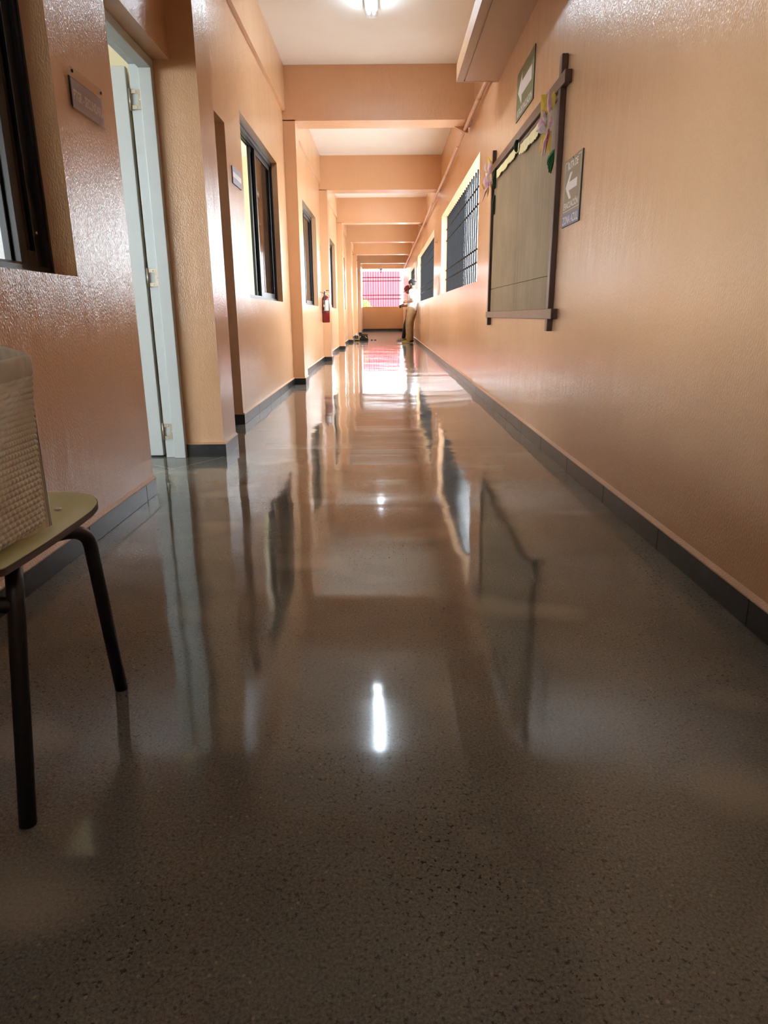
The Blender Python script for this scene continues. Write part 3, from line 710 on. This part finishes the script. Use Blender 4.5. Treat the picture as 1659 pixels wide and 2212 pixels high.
m = MB(); m.box(XL, XL+.006, ey-.03, ey+.03, 1.08, 1.20); m.tube([(XL+.004, ey-.012, 1.165), (ex-.01, ey-.012, 1.150)], .005, 8); m.build('wall_bracket', GREYMETAL, t)
def mat_redprint():
    m, nt, bs = newmat('red_printed_notice')
    f = noise(nt, pos(nt, (1, 30, 45)), 1.0, 1)
    nt.links.new(ramp(nt, f, [(0.50, (0.78, 0.70, 0.66)), (0.54, (0.62, 0.22, 0.18))]), bs.inputs['Base Color']); bs.inputs['Roughness'].default_value = .5; return m
box('extinguisher_notice', mat_redprint(), XL+.0005, XL+.005, 11.93, 12.17, 1.32, 1.66, label='red and white instruction notice above the fire extinguisher', category='notice')

# ------------------------------------------------------------------ chair
ch = empty('school_chair', (-.76, 1.13, 0), label='school chair with pale yellow seat and black tube legs by left wall', category='chair')
sx0, sx1, sy0, sy1 = -.945, -.576, .935, 1.325
def seat_z(u, v):      # u 0 back .. 1 front, v 0 near .. 1 far
    z = .447 - .010*math.sin(math.pi*v)*(.4+.6*math.sin(math.pi*min(1, u*1.1)))
    if u > .78: z -= .012*((u-.78)/.22)**2
    if v > .86: z += .012*((v-.86)/.14)**1.5
    return z
def seat_xy(a, b):     # square grid with its corners rounded off
    r = .13; A, B = abs(a), abs(b)
    if A > 1-r and B > 1-r:
        da, db = (A-1+r)/r, (B-1+r)/r
        A, B = 1-r+r*da*math.sqrt(1-db*db/2), 1-r+r*db*math.sqrt(1-da*da/2)
    return math.copysign(A, a), math.copysign(B, b)
def seat_mesh(z_off, th, mat, nm, shrink=0.0):
    G = 32; vs = []; fs = []
    for lay in (0, 1):
        for i in range(G+1):
            for j in range(G+1):
                a, b = seat_xy(2*i/G-1, 2*j/G-1); a *= 1-shrink; b *= 1-shrink
                u, v = (a+1)/2, (b+1)/2
                vs.append((sx0+(sx1-sx0)*u, sy0+(sy1-sy0)*v, seat_z(u, v)+z_off-(th if lay else 0)))
    Q = (G+1)**2; idx = lambda i, j, l: l*Q+i*(G+1)+j
    for i in range(G):
        for j in range(G):
            fs.append((idx(i, j, 0), idx(i+1, j, 0), idx(i+1, j+1, 0), idx(i, j+1, 0)))
            fs.append((idx(i, j, 1), idx(i, j+1, 1), idx(i+1, j+1, 1), idx(i+1, j, 1)))
    ring = [(i, 0) for i in range(G)] + [(G, j) for j in range(G)] + [(i, G) for i in range(G, 0, -1)] + [(0, j) for j in range(G, 0, -1)]
    for k in range(len(ring)):
        a, b = ring[k], ring[(k+1) % len(ring)]
        fs.append((idx(*a, 0), idx(*a, 1), idx(*b, 1), idx(*b, 0)))
    return MB().add(vs, fs).build(nm, mat, ch, True)
st = seat_mesh(0, .011, PLYEDGE, 'seat')
lam = seat_mesh(.0014, .0016, SEATTOP, 'seat_laminate', .006)
for o in (st, lam):
    e = o.modifiers.new('e', 'EDGE_SPLIT'); e.split_angle = math.radians(40)
for x, y in ((-.628, 1.245), (-.628, 1.005), (-.86, 1.245), (-.86, 1.005)):
    MB().ell((x, y, .4465), (.0075, .0075, .0026), 12, 6).build('rivet', WHITEP, st, True)
def bend(a, b, c, n=7):
    a, b, c = Vector(a), Vector(b), Vector(c); return [tuple(a*(1-t)**2 + b*2*t*(1-t) + c*t*t) for t in [i/n for i in range(n+1)]]
R_ = .0135
def leg(top_in, knee, foot):
    k = Vector(knee); f_ = Vector(foot); d = (f_-k).normalized()
    return MB().tube([top_in] + bend(Vector(top_in)+(k-Vector(top_in))*.3, k, k+d*.05) + [foot], R_, 14).build('leg', BLACKTUBE, ch, True)
leg((-.640, 1.140, .409), (-.588, 1.266, .411), (-.593, 1.340, .0))
leg((-.640, 1.090, .409), (-.586, .995, .409), (-.590, .920, .0))
leg((-.92, 1.14, .422), (-.93, 1.212, .422), (-1.005, 1.34, .0))
leg((-.92, 1.10, .422), (-.93, 1.03, .422), (-1.005, .92, .0))
MB().tube([(-.640, 1.06, .409), (-.640, 1.18, .409)], R_, 12).build('front_rail', BLACKTUBE, ch, True)
MB().tube([(-.92, 1.06, .422), (-.92, 1.18, .422)], R_, 12).build('rear_rail', BLACKTUBE, ch, True)
MB().tube([(-.588, .985, .362), (-.94, 1.012, .362)], R_, 12).build('stretcher', BLACKTUBE, ch, True)
for y in (1.0, 1.27): MB().tube([(-.93, y, .41), (-.965, y, .47), (-1.0, y, .80)], R_, 12).build('back_post', BLACKTUBE, ch, True)
MB().box(-1.012, -.998, .95, 1.32, .64, .82).build('backrest', SEATTOP, ch, bevel=.006)

# ------------------------------------------------------------------ woven bag on the seat
bgc = (-.783, 1.022)
bgt = empty('woven_bag', (*bgc, .45), label='cream woven plastic bag standing on the chair seat', category='bag')
HX, HY = .195, .130
def rrect(t, hx, hy, r):          # point and outward normal on a rounded rectangle, t in 0..1
    segs = [(2*(hy-r)), math.pi*r/2, 2*(hx-r), math.pi*r/2]*2
    per = sum(segs); s = (t % 1)*per; i = 0
    while s > segs[i] and i < 7: s -= segs[i]; i += 1
    cs = [(hx-r, hy-r), (-(hx-r), hy-r), (-(hx-r), -(hy-r)), (hx-r, -(hy-r))]
    q = i//2
    n0 = [(1, 0), (0, 1), (-1, 0), (0, -1)][q]; d0 = [(0, 1), (-1, 0), (0, -1), (1, 0)][q]
    if i % 2 == 0:
        L = segs[i]; c = cs[q]
        return c[0]+n0[0]*r - d0[0]*(L-s), c[1]+n0[1]*r - d0[1]*(L-s)
    a = q*math.pi/2 + s/r; c = cs[q]
    return c[0]+r*math.cos(a), c[1]+r*math.sin(a)
BZ0, BH = .4495, .292
def section(t, v):      # square base drawn in to a pinched mouth
    px, py = rrect(t, HX, HY, .05)
    k = 1 - .08*max(0, (.07-v)/.07)**2
    u = px/HX; e = v**1.6
    taper = (1-e) + e*((1-abs(u)**2.4)*.80+.05)
    return bgc[0]+px*k*(1+.015*v), bgc[1]+py*k*taper + e*.112*max(0, u)**2
def lift(t):
    px, py = rrect(t, HX, HY, .05); u = px/HX; g = 1-min(1, abs(u))**3; return (.026 if py > 0 else -.026)*g*min(1, abs(py)/(HY*.8))
def frame_at(t, v):
    a = section(t-.0015, v); b = section(t+.0015, v); d = (b[0]-a[0], b[1]-a[1]); L = math.hypot(*d) or 1
    return section(t, v), (d[1]/L, -d[0]/L)
NK, NR, SUB, SR = 84, 27, 5, 5
vs = []; fs = []; nt_ = NK*SUB; nr_ = NR*SR; bodyh = BH-.034
for r in range(nr_+1):
    v = r/nr_; row = r/SR
    for c in range(nt_):
        (px, py), (nx, ny) = frame_at(c/nt_, v)
        fu = (c/SUB + (.5 if int(row) % 2 else 0)) % 1.0; fv = row % 1.0
        d = .0050*max(0, math.sin(math.pi*fu))**1.2*max(0, math.sin(math.pi*fv))**.8 - .0012
        vs.append((px+nx*d, py+ny*d, BZ0 + v*(bodyh + lift(c/nt_))))
for r in range(nr_):
    for c in range(nt_):
        fs.append((r*nt_+c, r*nt_+(c+1) % nt_, (r+1)*nt_+(c+1) % nt_, (r+1)*nt_+c))
fs.append(tuple(range(nt_))[::-1])
MB().add(vs, fs).build('woven_body', WEAVE, bgt, True)
# folded rim with ribs, and the lining behind it
vs = []; fs = []; prof = [(-.001, -.004), (.003, .004), (.0035, .024), (.003, .031), (0, .034), (-.003, .033), (-.004, .028), (-.004, -.03), (-.004, -.26)]
nt2 = 84*6
for q, (o_, zz) in enumerate(prof):
    for c in range(nt2):
        (px, py), (nx, ny) = frame_at(c/nt2, 1.0)
        rib = .0009*math.sin(2*math.pi*c/6) if 1 <= q <= 2 or q >= 6 else 0
        vs.append((px+nx*(o_+rib), py+ny*(o_+rib), BZ0+bodyh+lift(c/nt2)+zz))
n_ = len(prof)
for q in range(n_-1):
    for c in range(nt2): fs.append((q*nt2+c, q*nt2+(c+1) % nt2, (q+1)*nt2+(c+1) % nt2, (q+1)*nt2+c))
MB().add(vs, fs).build('rim', WEAVE, bgt, True)

# ------------------------------------------------------------------ people leaning on the right wall
def V3(*a): return Vector(a)
def hand(m, wrist, dirn, side, curl, r=1.0):
    """palm and five fingers; dirn points along the hand, side towards the thumb, curl where the fingers bend to"""
    w = Vector(wrist); d = Vector(dirn).normalized(); s = Vector(side).normalized(); c = Vector(curl).normalized()
    m.limb([w, w+d*.045+s*.0, w+d*.085], [.024, .034*r, .030])
    for i, L in enumerate((.062, .074, .070, .055)):
        o = w+d*.085 + s*(.026-.0175*i)
        m.limb([o, o+d*L*.45+c*.010, o+d*L*.70+c*.034, o+d*L*.62+c*.055], [.0098, .0092, .0085, .0078], 8)
    o = w+d*.03+s*.026
    m.limb([o, o+s*.022+d*.026+c*.012, o+s*.020+d*.055+c*.030], [.012, .0105, .009], 8)
def head(m, c, fwd, pitch, scl=1.0):
    """skull, face, jaw, nose, ears; returns the orientation used"""
    f = Vector((fwd[0]*math.cos(pitch), fwd[1]*math.cos(pitch), -math.sin(pitch))).normalized()
    l = Vector((0, 0, 1)).cross(f).normalized(); u = f.cross(l)
    M = Matrix((f, l, u)).transposed()
    P = lambda a, b, d: Vector(c) + (f*a + l*b + u*d)*scl
    m.ell(P(-.012, 0, .030), (.095*scl, .076*scl, .090*scl), 18, 12, M)
    m.ell(P(.026, 0, -.030), (.064*scl, .060*scl, .085*scl), 16, 10, M)
    m.ell(P(.048, 0, -.085), (.038*scl, .040*scl, .030*scl), 12, 8, M)
    m.ell(P(.093, 0, -.018), (.020*scl, .013*scl, .020*scl), 10, 7, M)       # nose
    m.ell(P(.082, 0, .022), (.018*scl, .048*scl, .012*scl), 10, 7, M)        # brow
    m.ell(P(.084, 0, -.056), (.012*scl, .024*scl, .012*scl), 10, 7, M)       # lips
    for s in (-1, 1): m.ell(P(-.005, s*.078, -.010), (.016*scl, .008*scl, .030*scl), 10, 8, M)
    return M, P, u, f, l

def person_near():
    t = empty('person', (.80, 20.0, 0), label='person in white T-shirt, khaki trousers and black cap leaning on wall', category='person', group='people leaning against the right wall')
    fx = Vector((-.90, .43, 0)).normalized(); L = Vector((-fx.y, fx.x, 0))      # L: the side nearer the camera
    hip = V3(.805, 19.98, .94); chest = V3(.818, 19.95, 1.28); neck = V3(.825, 19.95, 1.47); hd = V3(.790, 19.98, 1.605)
    sh = [neck + L*.175 + V3(.015, 0, -.07), neck - L*.175 + V3(.015, 0, -.07)]
    el = [V3(.800, 19.74, 1.155), V3(.80, 20.18, 1.16)]; wr = [V3(.655, 19.83, 1.135), V3(.66, 20.06, 1.14)]
    hj = [hip + L*.09, hip - L*.09]
    kn = [V3(.690, 19.90, .52), V3(.76, 20.10, .52)]; an = [V3(.715, 19.94, .09), V3(.775, 20.12, .09)]
    b = MB()
    M, P, u, f, l = head(b, hd, fx, .35)
    b.limb([neck+V3(.01, 0, -.06), neck+V3(0, 0, .03), hd+V3(.015, 0, -.03)], [.065, .056, .056])
    b.limb([hip, hip*.5+chest*.5, chest, neck+V3(0, 0, -.09)], [.115, .110, .125, .095])
    b.limb(sh, [.055, .055])
    for i in (0, 1):
        b.limb([sh[i], el[i]], [.050, .040]); b.limb([el[i], wr[i]], [.040, .026])
        b.limb([hj[i], kn[i]], [.082, .056]); b.limb([kn[i], an[i]], [.054, .036]); b.limb([an[i], an[i]+V3(-.12, .04, -.05)], [.036, .028])
    hand(b, wr[0], (-.8, .35, -.1), (0, 0, 1), (.2, .9, -.3)); hand(b, wr[1], (-.8, -.3, -.1), (0, 0, 1), (.2, -.9, -.3))
    body = fuse('body', b, SKIN1, t, .0075, 3)
    for s in (-1, 1):
        e = MB().ell(P(.083, s*.030, .004), (.010, .012, .009), 10, 8, M).build('eye', WHITEP, body, True)
        MB().ell(P(.089, s*.030, .003), (.006, .006, .006), 8, 6, M).build('pupil', HAIR, body, True)
    MB().ell(P(.093, 0, -.058), (.008, .022, .006), 10, 6, M).build('mouth', SKIN2, body, True)
    h = MB(); h.ell(P(.036, 0, -.082), (.058, .054, .045), 14, 9, M); h.ell(P(.018, .050, -.055), (.030, .022, .050), 12, 8, M); h.ell(P(.018, -.050, -.055), (.030, .022, .050), 12, 8, M)
    fuse('beard', h, HAIR, t, .006, 2)
    h = MB(); h.ell(P(-.030, 0, .012), (.092, .081, .075), 16, 10, M)
    fuse('hair', h, HAIR, t, .007, 2)
    c = MB(); c.ell(P(-.018, 0, .055), (.106, .088, .080), 18, 10, M)
    c.ell(P(-.105, 0, .020), (.055, .068, .012), 14, 8, M)
    fuse('cap', c, BLACKC, t, .007, 3)
    s = MB()
    s.limb([hip+V3(.0, 0, -.02), hip*.55+chest*.45, chest+V3(.01, 0, .02), neck+V3(.01, 0, -.085)], [.140, .134, .142, .110], 16)
    s.limb([hip+L*.06, chest+L*.07], [.115, .120]); s.limb([hip-L*.06, chest-L*.07], [.115, .120])
    s.limb([sh[0], sh[1]], [.072, .072])
    for i in (0, 1): s.limb([sh[i], sh[i]*.45+el[i]*.55], [.074, .072])
    so = fuse('shirt', s, TEE, t, .009, 5)
    k = MB()
    k.limb([hip+V3(0, 0, .02), hip+V3(-.005, 0, -.08)], [.134, .140], 16); k.limb([hj[0], hj[1]], [.108, .108])
    for i in (0, 1):
        k.limb([hj[i], hj[i]*.5+kn[i]*.5, kn[i], kn[i]*.45+an[i]*.55, an[i]+V3(0, 0, .02)], [.112, .100, .085, .086, .075], 16)
    fuse('trousers', k, KHAKI, t, .009, 4)
    for i in (0, 1):
        a = an[i]; q = MB(); d = V3(-.95, .2, 0).normalized()
        q.limb([a+V3(.025, 0, -.025), a+V3(-.03, .01, -.03), a+d*.12+V3(0, 0, -.048), a+d*.185+V3(0, 0, -.055)], [.046, .046, .036, .030])
        sh_o = fuse('shoe', q, SHOEY if i == 0 else SHOE, t, .007, 3)
        q = MB(); q.ell(tuple(a+d*.075+V3(0, 0, -.075)), (.152, .046, .016), 16, 7, Matrix.Rotation(math.atan2(d.y, d.x), 3, 'Z'))
        q.build('sole', SOLE, sh_o, True)
        q = MB(); q.ell(tuple(a+V3(.035, 0, -.028)), (.046, .049, .042), 12, 8); q.build('heel_patch', BLACKC, sh_o, True)
    return t
person_near()
def person_far():
    t = empty('person', (.74, 21.65, 0), label='person in maroon cap, olive shirt and black trousers holding a phone', category='person', group='people leaning against the right wall')
    fx = Vector((-.97, -.10, 0)).normalized(); L = Vector((-fx.y, fx.x, 0))
    hip = V3(.83, 21.65, .88); chest = V3(.835, 21.62, 1.20); neck = V3(.800, 21.60, 1.375); hd = V3(.735, 21.60, 1.500)
    sh = [neck + L*.165 + V3(.02, 0, -.07), neck - L*.165 + V3(.02, 0, -.07)]
    el = [V3(.800, 21.40, 1.06), V3(.78, 21.86, 1.07)]; wr = [V3(.655, 21.42, 1.03), V3(.62, 21.70, 1.04)]
    hj = [hip+L*.09, hip-L*.09]
    kn = [V3(.665, 21.56, .49), V3(.86, 21.80, .48)]; an = [V3(.600, 21.62, .085), V3(.80, 21.84, .085)]
    b = MB()
    M, P, u, f, l = head(b, hd, fx, .62, .98)
    b.limb([neck+V3(.01, 0, -.06), neck+V3(0, 0, .03), hd+V3(.015, 0, -.03)], [.062, .054, .054])
    b.limb([hip, hip*.5+chest*.5, chest, neck+V3(0, 0, -.09)], [.110, .105, .118, .092]); b.limb(sh, [.052, .052])
    for i in (0, 1):
        b.limb([sh[i], el[i]], [.047, .038]); b.limb([el[i], wr[i]], [.038, .025])
        b.limb([hj[i], kn[i]], [.078, .053]); b.limb([kn[i], an[i]], [.050, .035]); b.limb([an[i], an[i]+V3(-.12, 0, -.05)], [.034, .028])
    hand(b, wr[0], (-1, .1, .05), (0, 0, 1), (-.1, .8, .1)); hand(b, wr[1], (-1, -.5, 0), (0, 0, 1), (-.2, -.8, .1))
    body = fuse('body', b, SKIN2, t, .0075, 3)
    for s in (-1, 1):
        MB().ell(P(.083, s*.030, .004), (.010, .012, .009), 10, 8, M).build('eye', WHITEP, body, True)
        MB().ell(P(.089, s*.030, .003), (.006, .006, .006), 8, 6, M).build('pupil', HAIR, body, True)
    MB().ell(P(.093, 0, -.058), (.008, .022, .006), 10, 6, M).build('mouth', MAROON, body, True)
    h = MB(); h.ell(P(-.030, 0, .010), (.088, .079, .074), 16, 10, M); fuse('hair', h, HAIR, t, .007, 2)
    c = MB(); c.ell(P(-.012, 0, .058), (.108, .090, .082), 18, 10, M); c.ell(P(.105, 0, .028), (.060, .070, .011), 14, 8, M); fuse('cap', c, MAROON, t, .007, 3)
    s = MB()
    s.limb([hip+V3(0, 0, -.01), hip*.55+chest*.45, chest+V3(.005, 0, .02), neck+V3(.01, 0, -.085)], [.130, .124, .132, .105], 16)
    s.limb([hip+L*.05, chest+L*.06], [.108, .112]); s.limb([hip-L*.05, chest-L*.06], [.108, .112]); s.limb(sh, [.068, .068])
    for i in (0, 1): s.limb([sh[i], sh[i]*.3+el[i]*.7], [.070, .064])
    fuse('shirt', s, OLIVE, t, .009, 5)
    k = MB(); k.limb([hip+V3(0, 0, .01), hip+V3(-.005, 0, -.07)], [.126, .130], 16); k.limb([hj[0], hj[1]], [.100, .100])
    for i in (0, 1): k.limb([hj[i], hj[i]*.5+kn[i]*.5, kn[i], kn[i]*.45+an[i]*.55, an[i]+V3(0, 0, .02)], [.100, .086, .070, .064, .058], 16)
    fuse('trousers', k, BLACKC, t, .009, 4)
    MB().tube([(.70, 21.50, .93), (.69, 21.49, .80), (.675, 21.48, .70)], [.022, .018, .030], 8).build('red_cloth', MAROON, t, True)
    for i in (0, 1):
        a = an[i]; q = MB(); d = V3(-1, -.05, 0).normalized()
        q.limb([a+V3(.025, 0, -.025), a+V3(-.03, 0, -.03), a+d*.12+V3(0, 0, -.045), a+d*.185+V3(0, 0, -.052)], [.046, .046, .037, .030])
        so = fuse('shoe', q, SHOE, t, .007, 3)
        MB().ell(tuple(a+d*.075+V3(0, 0, -.070)), (.152, .046, .016), 16, 7).build('sole', GREYMETAL, so, True)
    return t
person_far()
t = empty('mobile_phone', (.535, 21.47, 1.035), label='dark phone in the hand of the person in maroon cap', category='phone')
m = MB(); Mr = Matrix.Rotation(math.radians(-35), 4, 'Y')
def rotbox(m, c, hx, hy, hz, R):
    pts = []
    for z in (-hz, hz):
        for xx, yy in ((-hx, -hy), (hx, -hy), (hx, hy), (-hx, hy)): pts.append(Vector(c) + R @ Vector((xx, yy, z)))
    return m.hexa(pts)
rotbox(m, (.533, 21.462, 1.04), .040, .006, .078, Matrix.Rotation(math.radians(62), 3, 'Y')); m.build('case', PHONE, t, bevel=.004)
m = MB(); rotbox(m, (.533, 21.469, 1.04), .036, .0006, .072, Matrix.Rotation(math.radians(62), 3, 'Y')); m.build('screen', GREYMETAL, t)

# ------------------------------------------------------------------ tools on the floor
t = empty('tool_bag', (-.655, 22.45, 0), label='black tool bag with yellow straps on the floor', category='bag')
m = MB(); cx, cy = -.655, 22.45
m.hexa([(cx-.155, cy-.09, 0), (cx+.150, cy-.09, 0), (cx+.150, cy+.09, 0), (cx-.155, cy+.09, 0), (cx-.105, cy-.05, .165), (cx+.125, cy-.05, .155), (cx+.125, cy+.05, .155), (cx-.105, cy+.05, .165)])
m.build('bag_body', BLACKC, t, bevel=.018)
m = MB(); m.tube([(cx-.11, cy, .165), (cx-.06, cy, .182), (cx+.02, cy, .186), (cx+.09, cy, .172), (cx+.13, cy, .168)], [.010, .014, .014, .014, .018], 8); m.build('zip_roll', BLACKC, t, True)
for a, b, c, d in ((-.125, .08, -.095, .13), (.04, .125, .10, .075)):
    m = MB(); m.tube([(cx+a, cy-.085+b*.25, b), (cx+c, cy-.085+d*.25, d)], .012, 6); m.build('strap', YELLOWP, t)
m = MB(); m.tube([(cx+.135, cy-.05, .14), (cx+.15, cy-.085, .06)], .010, 6); m.build('strap', YELLOWP, t)
t = empty('cordless_drill', (-.86, 22.1, 0), label='yellow and black cordless drill lying beside the tool bag', category='drill')
cx, cy = -.865, 22.1
m = MB(); m.box(cx-.065, cx+.075, cy-.045, cy+.045, 0, .03); m.build('battery', BLACKP, t, bevel=.006)
m = MB(); m.box(cx-.07, cx+.085, cy-.047, cy+.047, .031, .062); m.build('collar', YELLOWP, t, bevel=.006)
m = MB(); m.hexa([(cx-.06, cy-.04, .062), (cx+.07, cy-.04, .062), (cx+.07, cy+.04, .062), (cx-.06, cy+.04, .062), (cx+.005, cy-.03, .12), (cx+.045, cy-.03, .12), (cx+.045, cy+.03, .12), (cx+.005, cy+.03, .12)]); m.build('handle', BLACKP, t, bevel=.008)
MB().tube([(cx+.03, cy, .12), (cx+.03, cy, .15)], .022, 10).build('chuck', BLACKP, t, True)
MB().tube([(cx-.062, cy, .062), (cx-.062, cy, .135)], .013, 10).build('trigger_grip', BLACKP, t, True)
MB().tube([(cx-.015, cy, .1), (cx-.015, cy, .235)], [.012, .011], 10).build('steel_bit', STEEL, t, True)
MB().tube([(-.955, 22.12, 0.003), (-.955, 22.12, .10)], .017, 10).build('tool_bottle', STEEL, label='small pale bottle standing left of the drill', category='bottle')
for x, nm, lab in ((-.375, 'pliers', 'small dark pliers lying right of the tool bag'), (-.265, 'screwdriver', 'small dark screwdriver lying farthest right of the tool bag')):
    t = empty(nm, (x, 22.42, 0), label=lab, category='tool')
    MB().tube([(x-.05, 22.42, .012), (x+.01, 22.42, .014)], .011, 8).build('handle', BLACKP, t, True)
    MB().tube([(x+.01, 22.42, .014), (x+.05, 22.42, .010)], .006, 8).build('shank', GREYMETAL, t, True)
    if nm == 'pliers': MB().tube([(x-.05, 22.38, .012), (x+.01, 22.415, .014)], .010, 8).build('handle', BLACKP, t, True)

# bare bulb holder at the far end
t = empty('bulb_holder', (-.135, 35.5, ZC), label='bare bulb holder hanging from ceiling before the end window', category='lamp')
MB().tube([(-.135, 35.5, ZC), (-.135, 35.5, 3.0)], .012, 8).build('rod', GREYMETAL, t, True)
MB().lathe([(.03, 0), (.075, -.03), (.075, -.08), (.04, -.13)], (-.135, 35.5, 3.0), 14).build('holder', GREYMETAL, t, True)
MB().lathe([(.02, 0), (.034, -.05), (.022, -.095)], (-.135, 35.5, 2.87), 12).build('bulb', PAPERR, t, True)

# ------------------------------------------------------------------ outside
box('ground', CONCRETE, -60, 60, -40, 110, -.6, -.13, label='pale concrete yard around the building', category='ground', kind='structure')
t = empty('red_building', (-2.0, 48, 0), label='red corrugated metal building seen through the end window', category='building')
ribs = None; x = -4.9; pitch = .335
box('back_sheet', REDSTEEL, -5.0, 1.12, 48.03, 48.4, -.13, 3.57, t)
while x < 1.0:
    if ribs is None:
        ribs = MB().prism([(x, 48.03), (x+.03, 47.975), (x+.12, 47.975), (x+.15, 48.03)], 2, -.13, 3.57).build('rib', REDSTEEL, t)
        x_0 = x
    else: share(ribs, 'rib', t, (x-x_0, 0, 0))
    x += pitch
sh_ = empty('shrub', (-1.6, 44, -.13), label='lime green shrub outside the end window at left', category='shrub')
m = MB(); rnd = random.Random(3)
for i in range(1500):
    a = rnd.uniform(0, 2*math.pi); el_ = rnd.uniform(-.2, 1.3); r = rnd.uniform(.55, 1.0)
    c = Vector((-1.62+.98*r*math.cos(a)*math.cos(el_*.9), 44+.7*r*math.sin(a)*math.cos(el_*.9), .75+1.02*r*math.sin(el_)))
    d = Vector((rnd.uniform(-1, 1), rnd.uniform(-1, 1), rnd.uniform(-.2, 1))).normalized()*.13; s = d.cross(Vector((rnd.uniform(-1, 1), rnd.uniform(-1, 1), .3))).normalized()*.035
    m.add([c, c+d*.5+s, c+d, c+d*.5-s], [(0, 1, 2, 3)])
fo = m.build('foliage', LEAF, sh_); fo['kind'] = 'stuff'
MB().tube([(-1.62, 44, -.13), (-1.6, 44, .6), (-1.5, 44.05, 1.1)], [.05, .04, .02], 8).build('stem', FRAMEW, sh_, True)

for o in bpy.data.objects:
    if '_w' in o: del o['_w']
